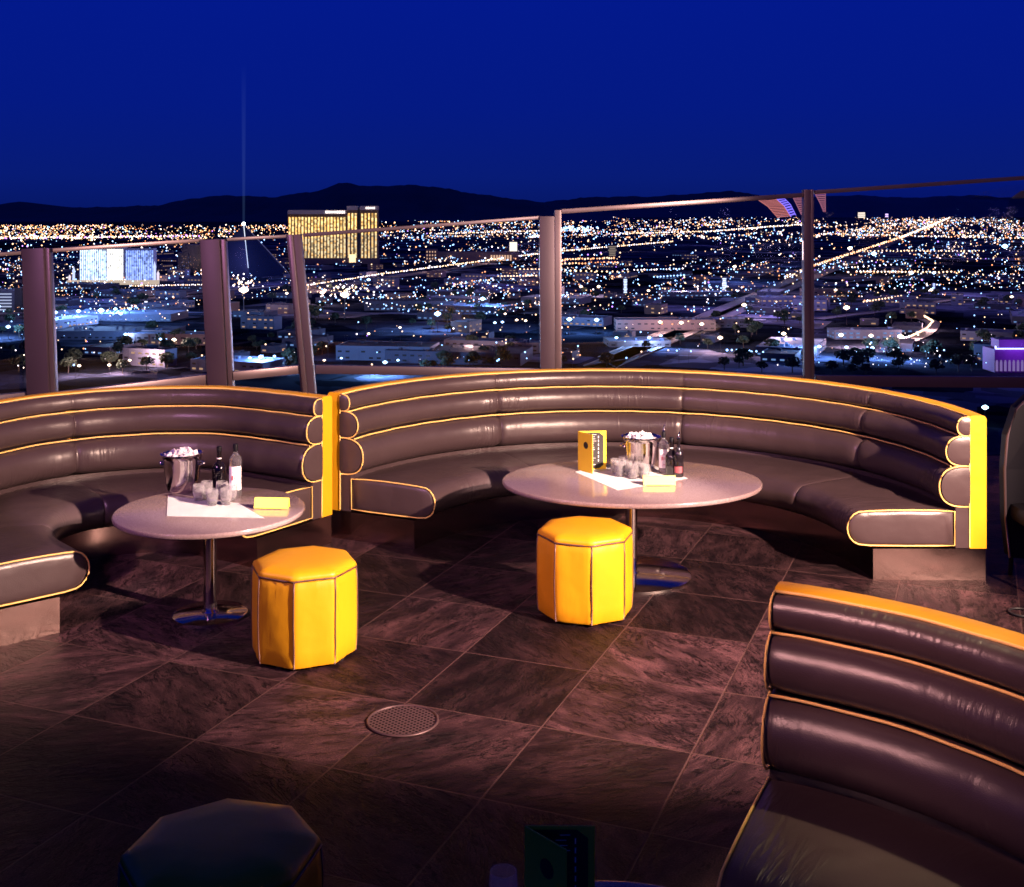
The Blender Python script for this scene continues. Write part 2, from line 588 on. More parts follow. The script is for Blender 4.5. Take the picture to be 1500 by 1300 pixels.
def banquette(label, path, cuts, group):
    o = empty('banquette', (0, 0, 0), label, 'banquette', group)
    base = Vector(path.pos(path.L / 2, .4, 0))
    o.location = base
    L = path.L
    parts = []
    sh = [(0, .19), (0, .965), (.008, .980), (.018, .985), (.085, .985), (.10, .978), (.10, .19)]
    parts.append(sweep('back_shell', path, -.004, L + .004, sh, M['yellow'], o))
    parts.append(sweep('plinth', path, .0, L, [(.004, 0), (.004, .188), (.677, .188), (.677, 0)], M['steel'], o))
    parts.append(sweep('side_strip', path, -.001, L + .001, [(.101, .192), (.101, .437), (.184, .437), (.184, .192)], M['brown'], o))
    bounds = [0] + [c * L for c in cuts] + [L]
    for i, (a, b) in enumerate(zip(bounds, bounds[1:])):
        ea = .0 if i == 0 else .0015
        eb = .0 if i == len(bounds) - 2 else .0015
        parts.append(sweep('seat_cushion', path, a + ea, b - eb, SEAT, M['brown'], o, pinch=.035, cap=.012, wob=.0022, seed=i, pc=(.45, .3)))
        for k, (zt, zb, p) in enumerate(ROLLS):
            parts.append(sweep('back_roll', path, a + ea, b - eb, roll_prof(zt, zb, p), M['brown'], o, pinch=.10, cap=.013, wob=.008, seed=i * 7 + k, pc=(.10, (zt + zb) / 2)))
    # piping along the junctions of the rolls
    n = int(L / .03)
    for (r, z, rad) in ((.106, .978, .0055), (.150, .862, .0050), (.200, .682, .0052)):
        bm = bmesh.new()
        rng = random.Random(int(z * 100))
        tube(bm, [path.pos(L * i / n, r + .012 * (1 if z < .9 else .2), z + .0012 * math.sin(i * .9)) for i in range(n + 1)], rad, 8)
        parts.append(fin(bm, 'piping', M['pipe_y'], o))
    for s, sd in ((0, -1), (L, 1)):
        for (zt, zb, p) in ROLLS:
            bm = bmesh.new()
            tube(bm, [path.pos(s + sd * .002, r, z) for r, z in roll_prof(zt, zb, p)], .0046, 8)
            parts.append(fin(bm, 'piping', M['pipe_y'], o))
        bm = bmesh.new()
        tube(bm, [path.pos(s + sd * .002, r, z) for r, z in SEAT], .0046, 8, closed=True)
        parts.append(fin(bm, 'piping', M['pipe_y'], o))
        bm = bmesh.new()
        tube(bm, [path.pos(s + sd * .006, .101, z) for z in (.2, .5, .97)], .004, 8)
        parts.append(fin(bm, 'piping', M['pipe_y'], o))
    for q in parts:
        q.matrix_parent_inverse = Matrix.Translation(-base)
    return o


BG = 'brown leather banquettes with yellow piping'
p2 = arc_path(.69, 6.95, 2.15, 0, 154.4)
b2 = banquette('large semicircular brown banquette around the oval table with the open menu', p2, [29 / 154.4, 72 / 154.4, 114 / 154.4], BG)
ctrl = [(-2.37, 6.08), (-2.70, 6.48), (-2.84, 6.95), (-2.68, 7.36), (-2.25, 7.53), (-1.90, 7.38), (-1.575, 7.17)]
p1 = spline_path(ctrl[::-1])
p1.n *= 1
# normal must point away from the table
if np.dot(p1.n[len(p1.n) // 2], p1.p[len(p1.p) // 2] - np.array([-1.65, 6.35])) < 0:
    p1.n *= -1
    p1.dir = 1
# tangent sign
_t = p1.p[1] - p1.p[0]
_n = p1.n[0]
p1.dir = 1 if np.dot(_t, np.array([-_n[1], _n[0]])) > 0 else -1
b1 = banquette('brown banquette wrapped around the smaller round table with the dark rum bottle', p1, [.44, .74], BG)
p3 = arc_path(.24, 2.44, 1.55, 65, -25)
b3 = banquette('nearest banquette with its broad yellow top edge, cut off by the photo edge', p3, [.5], BG)

# ------------------------------------------------------------------ deck
bm = bmesh.new()
deck_poly = [(-9, -3), (9, -3), (9, 11.2), (3.3, 10.35), (.25, 10.25), (-1.9, 9.95), (-2.45, 9.75), (-5.2, 8.7), (-9, 7.2)]
vs = [bm.verts.new((x, y, 0)) for x, y in deck_poly]
f = bm.faces.new(vs)
ex = bmesh.ops.extrude_face_region(bm, geom=[f])
bmesh.ops.translate(bm, vec=(0, 0, -.35), verts=[v for v in ex['geom'] if isinstance(v, bmesh.types.BMVert)])
bmesh.ops.recalc_face_normals(bm, faces=bm.faces)
tag(fin(bm, 'floor', M['slate'], None, False), kind='structure')

# the tower under the deck
bm = bmesh.new()
vs = [bm.verts.new((x * .985, (y - 4) * .985 + 4, -.36)) for x, y in deck_poly]
f = bm.faces.new(vs)
ex = bmesh.ops.extrude_face_region(bm, geom=[f])
bmesh.ops.translate(bm, vec=(0, 0, -DROP + .36), verts=[v for v in ex['geom'] if isinstance(v, bmesh.types.BMVert)])
bmesh.ops.recalc_face_normals(bm, faces=bm.faces)
tag(fin(bm, 'tower_wall', principled('tower_concrete', (.12, .1, .12), .7), None, False), kind='structure')


# ------------------------------------------------------------------ poufs
def pouf(label, px, py, rz, rad=.272, h=.455):
    g = F * EYE / (py - HY)
    o = empty('pouf', ((px - CX) / F * g, g, 0), label, 'pouf', 'yellow octagonal poufs', rz)
    def ring(k, z, bul):
        pts = []
        for i in range(8):
            a0, a1 = 2 * PI * i / 8, 2 * PI * (i + 1) / 8
            A = Vector((math.cos(a0), math.sin(a0), 0)) * k
            B = Vector((math.cos(a1), math.sin(a1), 0)) * k
            for j in range(8):
                t = j / 8
                q = A.lerp(B, t)
                q = q * (1 + bul * (1 - (2 * t - 1) ** 4))
                pts.append(Vector((q.x, q.y, z)))
        return pts
    bm = bmesh.new()
    uvl = bm.loops.layers.uv.new('uv')
    hs = [(.018, .965, .0), (.03, .985, .006), (.10, .995, .016), (.2, 1.0, .02), (.3, 1.0, .02), (.39, .995, .014), (.425, .985, .006), (h - .022, .975, 0)]
    prev = None
    for z, k, b in hs:
        cur = [bm.verts.new(q) for q in ring(rad * k, z, b)]
        for j, v_ in enumerate(cur):      # hand-stuffed unevenness, puckers towards the top seam
            wv = .0022 * math.sin(j * .83 + px + z * 9) + .0016 * math.sin(j * 2.1 + z * 23 + py)
            pk = .0035 * math.sin(j * 2.9 + px) * max(0, (z - .3) / .15) if j % 8 else 0
            v_.co.x *= 1 + (wv + pk) / rad * (1 if j % 8 else .3)
            v_.co.y *= 1 + (wv + pk) / rad * (1 if j % 8 else .3)
        if prev:
            for j in range(64):
                f = bm.faces.new((prev[j], prev[(j + 1) % 64], cur[(j + 1) % 64], cur[j]))
                for lp, (u, v) in zip(f.loops, ((j, 0), (j + 1, 0), (j + 1, 1), (j, 1))):
                    lp[uvl].uv = (u * .027, z - .05 * (1 - v))
        prev = cur
    bm.faces.new(prev[::-1])
    fin(bm, 'side', M['yellow'], o, True, 60)
    bm = bmesh.new()
    prev = None
    for k, dz in ((.975, -.02), (.99, -.008), (.965, .006), (.88, .018), (.7, .026), (.45, .030), (.2, .031)):
        cur = [bm.verts.new(q) for q in ring(rad * k, h - .002 + dz, 0)]
        if prev:
            for j in range(64):
                bm.faces.new((prev[j], prev[(j + 1) % 64], cur[(j + 1) % 64], cur[j]))
        prev = cur
    bm.faces.new(prev)
    fin(bm, 'seat', M['yellow'], o, True, 60)
    bm = bmesh.new()
    q = [Vector((math.cos(2 * PI * i / 8) * rad * .992, math.sin(2 * PI * i / 8) * rad * .992, h - .019)) for i in range(8)]
    ring_pts = []
    for i in range(8):
        for j in range(4):
            ring_pts.append(q[i].lerp(q[(i + 1) % 8], j / 4) + Vector((0, 0, .0012 * math.sin(i * 3 + j))))
    tube(bm, ring_pts, .0045, 6, closed=True)
    fin(bm, 'piping', M['pipe_b'], o)
    for i in range(8):
        a = 2 * PI * i / 8
        bm = bmesh.new()
        zz = [(.018, .968), (.10, .999), (.22, 1.004), (.36, 1.0), (h - .02, .982)]
        tube(bm, [(math.cos(a + .006 * math.sin(z * 17 + i)) * rad * k, math.sin(a + .006 * math.sin(z * 17 + i)) * rad * k, z) for z, k in zz], .0042, 6)
        fin(bm, 'piping', M['pipe_b'], o)
    for i in range(4):
        a = PI / 4 + PI / 2 * i + PI / 8
        lathe_obj('foot', [(.02, 0), (.022, .019)], M['dark'], o, 16, (math.cos(a) * rad * .78, math.sin(a) * rad * .78, 0))
    return o


pouf('yellow octagonal pouf in front of the smaller round table, the brightest one', 446, 957, R(-91), .264)
pouf('orange-yellow octagonal pouf in front of the large oval table', 857, 897, R(-90 + 4), .266)
pouf('dim octagonal pouf in the dark at the bottom edge', 325, 1484, R(-80))


# ------------------------------------------------------------------ tables
HT = .58
def table(label, x, y, rx, ry, base_r, post_r, post_x=0.0):
    o = empty('table', (x, y, 0), label, 'table', 'stone-topped pedestal tables')
    bm = bmesh.new()
    n = 96
    prev = None
    for k, z in ((.0, HT - .028), (.985, HT - .028), (1, HT - .022), (1, HT - .006), (.994, HT - .001), (.985, HT), (0, HT)):
        if k == 0:
            c = bm.verts.new((0, 0, z))
            if prev:
                for j in range(n): bm.faces.new((prev[j], prev[(j + 1) % n], c))
            first = c
            continue
        cur = [bm.verts.new((rx * k * math.cos(2 * PI * j / n), ry * k * math.sin(2 * PI * j / n), z)) for j in range(n)]
        if prev:
            for j in range(n): bm.faces.new((prev[j], prev[(j + 1) % n], cur[(j + 1) % n], cur[j]))
        else:
            for j in range(n): bm.faces.new((first, cur[(j + 1) % n], cur[j]))
        prev = cur
    fin(bm, 'tabletop', M['table'], o, True, 30)
    lathe_obj('base', [(0, .0), (base_r, .0), (base_r, .014), (base_r * .97, .018), (post_r * 1.3, .024), (post_r * 1.25, .03)], M['chrome'], o, 64)
    lathe_obj('post', [(post_r, .026), (post_r, HT - .055), (post_r * 1.0, HT - .05), (post_r * 2.2, HT - .045), (post_r * 2.2, HT - .0285)], M['chrome'], o, 40, (post_x, 0, 0))
    return o


t1x, t1y = at(308, 746, HT).x, at(308, 746, HT).y
t2x, t2y = at(925, 703, HT).x, at(925, 703, HT).y
table('smaller round stone table with chrome post, standing in the banquette at the side', t1x, t1y, .51, .51, .20, .036)
table('large oval stone table with chrome column in the semicircular banquette', t2x, t2y, .785, .60, .36, .036)
t3 = table('nearest stone table, mostly below the bottom edge of the photo', .22, 2.36, .46, .46, .20, .036)
# dark drum on the large table's base
for o in C.objects:
    if o.type == 'EMPTY' and o.get('label', '').startswith('large oval stone'):
        pass


# ------------------------------------------------------------------ things on the tables
def on(px, py):
    return at(px, py, HT)


def bucket(label, px, py):
    p = on(px, py)
    o = empty('ice_bucket', p, label, 'ice bucket', 'steel ice buckets')
    o.location.z += .002
    s = 1.0
    prof = [(.0, .0), (.070, .0), (.078, .012), (.088, .06), (.094, .12), (.098, .17), (.104, .188), (.112, .193), (.112, .198), (.104, .199), (.098, .19), (.092, .17), (.088, .12), (.0, .12)]
    lathe_obj('body', prof, M['chrome'], o, 56)
    for sd in (-1, 1):
        bm = bmesh.new()
        tube(bm, [(sd * (.094 + .02 * math.sin(t)), -.0 + .022 * math.cos(t), .145 + .004 * math.cos(t)) for t in np.linspace(0, PI, 9)], .005, 8)
        bmesh.ops.create_uvsphere(bm, u_segments=12, v_segments=8, radius=.011, matrix=Matrix.Translation((sd * .112, 0, .145)))
        fin(bm, 'handle', M['chrome'], o)
    bm = bmesh.new()
    rng = random.Random(px)
    for i in range(70):
        a, r = rng.uniform(0, 2 * PI), .085 * math.sqrt(rng.random())
        z = .168 + .035 * (1 - (r / .085) ** 2) + rng.uniform(-.008, .014)
        sz = rng.uniform(.016, .027)
        v = box(bm, (0, 0, 0), (sz, sz, sz * .8))
        bmesh.ops.rotate(bm, cent=(0, 0, 0), matrix=Matrix.Rotation(rng.uniform(0, 3), 3, Vector((rng.random(), rng.random(), rng.random())).normalized()), verts=v)
        bmesh.ops.translate(bm, vec=(r * math.cos(a), r * math.sin(a), z), verts=v)
    i = fin(bm, 'ice', M['ice'], o, False)
    i['kind'] = 'stuff'
    o.scale = (1.1, 1.1, 1.1)
    return o


def bottle(label, px, py, kind, s=1.0):
    p = on(px, py)
    o = empty('bottle', p + Vector((0, 0, .003)), label, 'bottle')
    if kind == 'rum':
        prof = [(0, 0), (.040, 0), (.045, .008), (.045, .12), (.043, .14), (.030, .158), (.016, .170), (.0145, .18), (.0145, .235)]
        lathe_obj('body', [(r * s, z * s) for r, z in prof], M['bottle_dark'], o, 36)
        lathe_obj('neck_band', [(.0155 * s, .188 * s), (.0155 * s, .196 * s)], M['label'], o, 24, cap=False)
        lathe_obj('cap', [(0, .235 * s), (.0158 * s, .235 * s), (.0158 * s, .262 * s), (.014 * s, .265 * s), (0, .265 * s)], M['blackpl'], o, 24)
    elif kind == 'vodka':
        prof = [(0, 0), (.033, 0), (.037, .008), (.037, .215), (.034, .235), (.022, .252), (.014, .262), (.013, .30)]
        lathe_obj('body', [(r * s, z * s) for r, z in prof], M['clear_bottle'], o, 36)
        bm = bmesh.new()
        n = 20
        rr = .0378 * s
        row = [[bm.verts.new((rr * math.cos(a), rr * math.sin(a), z)) for a in np.linspace(-PI * .92, -PI * .08, n)] for z in (.04 * s, .185 * s)]
        for j in range(n - 1):
            bm.faces.new((row[0][j], row[0][j + 1], row[1][j + 1], row[1][j]))
        lb = fin(bm, 'label', M['label'], o)
        bm = bmesh.new()
        for (a, z, w, h) in ((-.58 * PI, .115, .10, .026), (-.66 * PI, .115, .05, .030), (-.47 * PI, .115, .05, .020), (-.5 * PI, .152, .22, .004), (-.5 * PI, .145, .14, .003), (-.5 * PI, .07, .2, .003), (-.5 * PI, .062, .26, .003)):
            r2 = rr + .0006
            c = [bm.verts.new((r2 * math.cos(q), r2 * math.sin(q), zz)) for q, zz in ((a - w, (z - h / 2) * s), (a + w, (z - h / 2) * s), (a + w, (z + h / 2) * s), (a - w, (z + h / 2) * s))]
            bm.faces.new(c)
        pr = fin(bm, 'print', M['red'], lb)
        lathe_obj('cap', [(.0135 * s, .272 * s), (.016 * s, .272 * s), (.016 * s, .315 * s), (.014 * s, .318 * s), (0, .318 * s)], M['blackpl'], o, 24, cap=False)
    elif kind == 'wine':
        prof = [(0, 0), (.036, 0), (.039, .008), (.039, .17), (.034, .195), (.018, .215), (.014, .23), (.0135, .29), (.0155, .292), (.0155, .30), (0, .30)]
        lathe_obj('body', [(r * s, z * s) for r, z in prof], M['bottle_dark'], o, 36)
        bm = bmesh.new()
        n = 16
        rr = .0398 * s
        row = [[bm.verts.new((rr * math.cos(a), rr * math.sin(a), z)) for a in np.linspace(-PI * .85, -PI * .3, n)] for z in (.035 * s, .085 * s)]
        for j in range(n - 1):
            bm.faces.new((row[0][j], row[0][j + 1], row[1][j + 1], row[1][j]))
        fin(bm, 'label', principled('maroon_label', (.25, .05, .06), .5), o)
    return o


def pourer(o, s=1.0, z=.318):
    bm = bmesh.new()
    tube(bm, [(0, 0, z * s), (.0, 0, (z + .02) * s), (.006, 0, (z + .05) * s)], [.009 * s, .006 * s, .004 * s], 10)
    fin(bm, 'pourer', M['chrome'], o)


gl_proto = None
def tumbler(label, px, py, group, h=.088):
    global gl_proto
    p = on(px, py)
    if gl_proto is None:
        o = empty('glass', p, label, 'drinking glass', group)
        lathe_obj('bowl', [(0, .006), (.024, .006), (.030, .03), (.034, .06), (.031, .088), (.029, .088), (.032, .06), (.028, .034), (.022, .016), (0, .014)], M['glass'], o, 28)
        lathe_obj('foot', [(0, 0), (.023, 0), (.025, .004), (.022, .0065)], M['glass'], o, 28)
        gl_proto = o
    else:
        o = copy_tree(gl_proto)
        o['label'] = label
        o['group'] = group
        o.location = p
    o.location.z += .0035
    o.rotation_euler.z = random.uniform(0, 6)
    return o


def napkin(label, corners):
    o = None
    pts = [on(*c) for c in corners]
    c0 = sum(pts, Vector()) / 4
    bm = bmesh.new()
    n = 14
    g = []
    rng = random.Random(3)
    for i in range(n + 1):
        row = []
        for j in range(n + 1):
            u, v = i / n, j / n
            q = pts[0] * (1 - u) * (1 - v) + pts[1] * u * (1 - v) + pts[2] * u * v + pts[3] * (1 - u) * v
            row.append(bm.verts.new((q.x - c0.x, q.y - c0.y, .0026 + .0012 * math.sin(u * 5) * math.sin(v * 4))))
        g.append(row)
    for i in range(n):
        for j in range(n):
            bm.faces.new((g[i][j], g[i + 1][j], g[i + 1][j + 1], g[i][j + 1]))
    bmesh.ops.solidify(bm, geom=bm.faces[:], thickness=.0014)
    bmesh.ops.recalc_face_normals(bm, faces=bm.faces)
    o = fin(bm, 'napkin', M['cloth'], None)
    o.location = (c0.x, c0.y, HT)
    return tag(o, label, 'napkin', 'white napkins')


def tent_card(label, pxl, pxr, py, h, rz=0):
    a, b = on(pxl, py), on(pxr, py)
    w = (b - a).length
    c = (a + b) / 2
    bm = bmesh.new()
    t = .0012
    for sd in (-1, 1):
        ang = math.atan2(.022, h)
        box(bm, (0, sd * .011, h / 2 + .003), (w, t, h), tilt=Matrix.Rotation(sd * ang, 3, 'X'))
    o = fin(bm, 'tent_card', M['cardy'], None, False)
    o.location = (c.x, c.y, HT)
    o.rotation_euler.z = rz
    return tag(o, label, 'table card', 'plain yellow table cards')


# table one
napkin('white napkin under the six glasses on the smaller round table', [(244, 757), (388, 760), (349, 738), (246, 727)])
bucket('steel ice bucket on the smaller round table, left of the dark rum bottle', 267, 719)
bottle('dark bottle with square shoulders behind the glasses on the smaller round table', 316, 722, 'rum', .94).location.y += .08
bottle('clear bottle with a white label and red letter on the smaller round table', 345, 727, 'vodka', .93)
for i, (x, y) in enumerate([(291, 734), (311, 741), (303, 729), (325, 729), (331, 740), (339, 733)]):
    tumbler('clear glass in the cluster of six on the smaller round table', x, y, 'glasses on the smaller round table')
tent_card('yellow tent card lying at the side of the smaller round table', 373, 424, 745, .058, R(-4))
# table two
napkin('white napkin under the glasses and bottles on the large oval table', [(842, 692), (905, 719), (1008, 702), (930, 672)])
bucket('steel ice bucket heaped with ice on the large oval table, behind the glasses', 939, 690)
v = bottle('tall clear vodka bottle with pale label and pourer beside the large table\'s ice bucket', 972, 693, 'vodka', .80)
pourer(v, .80)
bottle('short black bottle with a pale neck band, between the vodka and the tallest bottle', 984, 697, 'rum', .88)
w = bottle('tall black bottle with a pourer, furthest right on the large oval table', 994, 699, 'wine', .78)
pourer(w, .78, .30)
for i, (x, y) in enumerate([(902, 694), (908, 699), (919, 697), (927, 702), (936, 699), (944, 702), (914, 690)]):
    tumbler('clear glass in the cluster of seven on the large oval table', x, y, 'glasses on the large oval table')
tent_card('yellow tent card standing at the napkin edge on the large oval table', 942, 989, 711, .056)


def menu(label, pa, pb, pc_, h, z=HT, shrink=1.0):
    """folded card: front leaf from pa (left) to pb, back leaf from pa back to pc"""
    A, B, Cc = pa, pb, pc_
    o = empty('menu', A, label, 'menu', None)
    bm = bmesh.new()
    def leaf(bm, P, Q, off, z0, z1, t0, t1, mi=0):
        d = (Q - P); d.z = 0
        n = Vector((-d.y, d.x, 0)).normalized()
        P0, Q0 = P + d * t0, P + d * t1
        vs = []
        for q in (P0, Q0):
            for k in (-.0016, .0016):
                for zz in (z0, z1):
                    w = q + n * (k + off)
                    vs.append(bm.verts.new((w.x - A.x, w.y - A.y, zz)))
        f = [(0, 1, 3, 2), (4, 6, 7, 5), (0, 4, 5, 1), (2, 3, 7, 6), (0, 2, 6, 4), (1, 5, 7, 3)]
        for q in f:
            bm.faces.new([vs[i] for i in q]).material_index = mi
    leaf(bm, A, B, 0, .003, h, 0, 1)
    fin(bm, 'front_leaf', M['card'], o, False)
    bm = bmesh.new()
    leaf(bm, A, Cc, 0, .003, h, 0.004, 1)
    bl = fin(bm, 'back_leaf', M['card'], o, False)
    # black octagonal inside face on the back leaf
    d = Cc - A; d.z = 0
    n = Vector((-d.y, d.x, 0)).normalized()
    if n.y > 0: n = -n
    bm = bmesh.new()
    poly = [(.02, .10), (.12, .02), (.74, .02), (.90, .11), (.90, .86), (.74, .95), (.1, .95), (.02, .9)]
    vs = [bm.verts.new((A + d * u + n * .0024 - A) + Vector((0, 0, .003 + h * v))) for u, v in poly]
    bm.faces.new(vs)
    fin(bm, 'inside_page', M['ink'], bl, False)
    bm = bmesh.new()
    rng = random.Random(5)
    def dash(u0, u1, v0, v1):
        vs = [bm.verts.new(d * u + n * .003 + Vector((0, 0, .003 + h * v))) for u, v in ((u0, v0), (u1, v0), (u1, v1), (u0, v1))]
        bm.faces.new(vs)
    for v in np.arange(.12, .92, .055):
        if rng.random() < .8:
            u0 = rng.uniform(.42, .5); dash(u0, u0 + rng.uniform(.05, .16), v, v + .008)
    for v in np.arange(.2, .85, .1):
        dash(.71, .73, v, v + .06)
    fin(bm, 'print', M['label'], bl, False)
    # black dot on the front leaf
    d2 = B - A; d2.z = 0
    n2 = Vector((-d2.y, d2.x, 0)).normalized()
    if n2.y > 0: n2 = -n2
    bm = bmesh.new()
    c = d2 * .55 + n2 * .0024 + Vector((0, 0, h * .69))
    rr = .022
    vs = [bm.verts.new(c + d2.normalized() * (rr * math.cos(t)) + Vector((0, 0, rr * math.sin(t)))) for t in np.linspace(0, 2 * PI, 24, endpoint=False)]
    bm.faces.new(vs)
    fin(bm, 'dot', M['ink'], bpy.data.objects[o.children[0].name], False)
    return o


m2 = menu('open yellow menu with a black dot and black inside page, on the large oval table', on(847, 689), on(868, 695), on(888, 688), .245)
m3 = menu('dim yellow menu on the nearest table at the bottom edge', Vector((.03, 2.66, HT)), Vector((.12, 2.56, HT)), Vector((.19, 2.66, HT)), .215)
napkin_z = HT
for i, (x, y) in enumerate([(-.10, 2.60), (-.02, 2.70)]):
    o = copy_tree(gl_proto)
    o.location = (x, y, HT + .001)
    o['label'] = 'dim clear glass on the nearest table'
    o['group'] = 'glasses on the nearest table'

# ------------------------------------------------------------------ drain
dp = at(590, 1057)
o = empty('drain_cover', (dp.x, dp.y, 0), 'round perforated metal drain cover set in the slate floor', 'drain')
bm = bmesh.new()
m_ = principled('drain_metal', (.09, .055, .06), .45, metal=.5)
lathe(bm, [(.145, .001), (.157, .001), (.157, .006), (.153, .009), (.147, .009), (.145, .005)], n=64, cap=False)
fin(bm, 'rim', m_, o)
mdr, nt, out = new_mat('perforated_plate')
pp = N(nt, 'ShaderNodeBsdfPrincipled'); pp.inputs['Roughness'].default_value = .45; pp.inputs['Metallic'].default_value = .4
tc = N(nt, 'ShaderNodeTexCoord'); mp = N(nt, 'ShaderNodeMapping'); mp.inputs['Rotation'].default_value = (0, 0, R(45)); mp.inputs['Scale'].default_value = (52, 52, 0)
fr = N(nt, 'ShaderNodeVectorMath', operation='FRACTION'); sb = N(nt, 'ShaderNodeVectorMath', operation='SUBTRACT'); sb.inputs[1].default_value = (.5, .5, 0)
ln = N(nt, 'ShaderNodeVectorMath', operation='LENGTH'); gt = N(nt, 'ShaderNodeMath', operation='GREATER_THAN'); gt.inputs[1].default_value = .3
nt.links.new(tc.outputs['Object'], mp.inputs[0]); nt.links.new(mp.outputs[0], fr.inputs[0]); nt.links.new(fr.outputs[0], sb.inputs[0])
nt.links.new(sb.outputs[0], ln.inputs[0]); nt.links.new(ln.outputs['Value'], gt.inputs[0])
mx = N(nt, 'ShaderNodeMix', data_type='RGBA'); mx.inputs[6].default_value = (.012, .01, .012, 1); mx.inputs[7].default_value = (.10, .06, .062, 1)
nt.links.new(gt.outputs[0], mx.inputs[0]); nt.links.new(mx.outputs[2], pp.inputs['Base Color'])
hole = N(nt, 'ShaderNodeBsdfDiffuse'); hole.inputs[0].default_value = (.002, .002, .002, 1)
ms_ = N(nt, 'ShaderNodeMixShader'); nt.links.new(gt.outputs[0], ms_.inputs[0]); nt.links.new(hole.outputs[0], ms_.inputs[1]); nt.links.new(pp.outputs[0], ms_.inputs[2])
nt.links.new(ms_.outputs[0], out.inputs[0])
lathe_obj('plate', [(0, .004), (.145, .004), (.145, .001)], mdr, o, 64)

# ------------------------------------------------------------------ glass screen
scr = empty('glass_balustrade', (0, 9.8, 0), 'glass wind screen with metal posts and rails along the deck edge', 'balustrade')
SP = []


def bar(name, a, b, w, d, mat, rot=None, bevel=.004):
    """box beam from a to b; w across the view, d in depth (for posts), or height/depth for rails"""
    a, b = Vector(a), Vector(b)
    t = (b - a)
    L = t.length
    t.normalize()
    if abs(t.z) > .6:
        x = Vector((1, 0, 0)) if rot is None else Vector((math.cos(rot), math.sin(rot), 0))
        y = t.cross(x).normalized(); x = y.cross(t).normalized()
    else:
        y = Vector((-t.y, t.x, 0)).normalized(); x = t.cross(y).normalized()
    bm = bmesh.new()
    vs = box(bm, (0, 0, 0), (w, d, L), bevel=bevel)
    mt = Matrix((x, y, t)).transposed().to_4x4()
    mt.translation = (a + b) / 2
    bmesh.ops.transform(bm, matrix=mt, verts=bm.verts)
    o = fin(bm, name, mat, scr, True, 30)
    o.matrix_parent_inverse = Matrix.Translation((0, -9.8, 0))
    return o


def pane(c4):
    bm = bmesh.new()
    c4 = [Vector(c) for c in c4]
    n = (c4[1] - c4[0]).cross(c4[3] - c4[0]).normalized() * .005
    A = [bm.verts.new(c + n) for c in c4]
    B = [bm.verts.new(c - n) for c in c4]
    bm.faces.new(A); bm.faces.new(B[::-1])
    for i in range(4):
        bm.faces.new((A[i], B[i], B[(i + 1) % 4], A[(i + 1) % 4]))
    bmesh.ops.recalc_face_normals(bm, faces=bm.faces)
    o = fin(bm, 'glass_pane', M['pane'], scr, False)
    o.matrix_parent_inverse = Matrix.Translation((0, -9.8, 0))


# distances of the posts
YA, YB, YC, YD, YE, YF = 8.7, 9.35, 9.6, 9.9, 10.1, 10.4
def base(pt): return Vector((pt.x, pt.y, .0))
# post A
a1, a0 = atd(51, 364, YA), atd(60, 600, YA)
a0 = a1 + (a0 - a1) * (a1.z / (a1.z - a0.z))
bar('post', a0, a1, .165, .10, M['post'])
bar('post_cover', a0 + Vector((.098, .02, 0)), a1 + Vector((.098, .02, 0)), .030, .08, M['post_l'])
# post B
b1_, b0_ = atd(309, 351, YB), atd(320, 560, YB)
b0_ = b1_ + (b0_ - b1_) * (b1_.z / (b1_.z - b0_.z))
bar('post', b0_, b1_, .155, .10, M['post'])
bar('post_cover', b0_ + Vector((.1, .02, 0)), b1_ + Vector((.1, .02, 0)), .035, .08, M['post_l'])
# leaning post C
c1_, c0_ = atd(431, 344, YC), atd(453, 580, YC)
c0_ = c1_ + (c0_ - c1_) * (c1_.z / (c1_.z - c0_.z))
bar('post', c0_, c1_, .115, .09, M['post'])
bar('post_cover', c0_ + Vector((-.02, -.055, 0)), c1_ + Vector((-.02, -.055, 0)), .035, .03, M['post_l'])
# post D
d1, d0 = atd(801, 317, YD), atd(802, 545, YD)
d0 = d1 + (d0 - d1) * (d1.z / (d1.z - d0.z))
bar('post', d0, d1, .125, .10, M['post'])
d2, d3 = atd(817, 308, YD), atd(817.6, 545, YD); d3 = d2 + (d3 - d2) * (d2.z / (d2.z - d3.z))
bar('post_cover', d3, d2, .055, .085, M['post_l'])
# post E
e1, e0 = atd(1181, 278, YE), atd(1182, 545, YE); e0 = e1 + (e0 - e1) * (e1.z / (e1.z - e0.z))
bar('post', e0, e1, .06, .09, M['post'])
e2 = e1 + Vector((.046, .01, 0)); e3 = e0 + Vector((.046, .01, 0))
bar('post_cover', e3, e2, .026, .07, M['post_l'])
# beyond the frame
f1 = atd(1620, 250, YF); f0 = Vector((f1.x, f1.y, 0))
bar('post', f0, f1, .1, .09, M['post'])
z0_ = atd(-230, 384, 7.9); z1_ = Vector((z0_.x + .02, z0_.y, 0))
bar('post', z1_, z0_, .17, .1, M['post'])
# top rails
def off(v, dx=0, dz=0, dy=0): return Vector((v.x + dx, v.y + dy, v.z + dz))
bar('top_rail', off(z0_, .1, -.02), atd(37, 370, YA), .028, .05, M['post_l'])
bar('top_rail', atd(76, 367, YA), atd(296, 352, YB), .030, .05, M['post_l'])
bar('top_rail', atd(331, 351, YB), atd(424, 346, YC), .026, .05, M['post'])
bar('top_rail', atd(444, 345, YC), atd(790, 319, YD), .030, .05, M['post'])
bar('top_rail', atd(822, 310, YD), atd(1176, 286, YE), .040, .05, M['post_l'])
bar('top_rail', atd(1193, 282, YE), off(f1, -.06, -.02), .036, .05, M['post_l'])
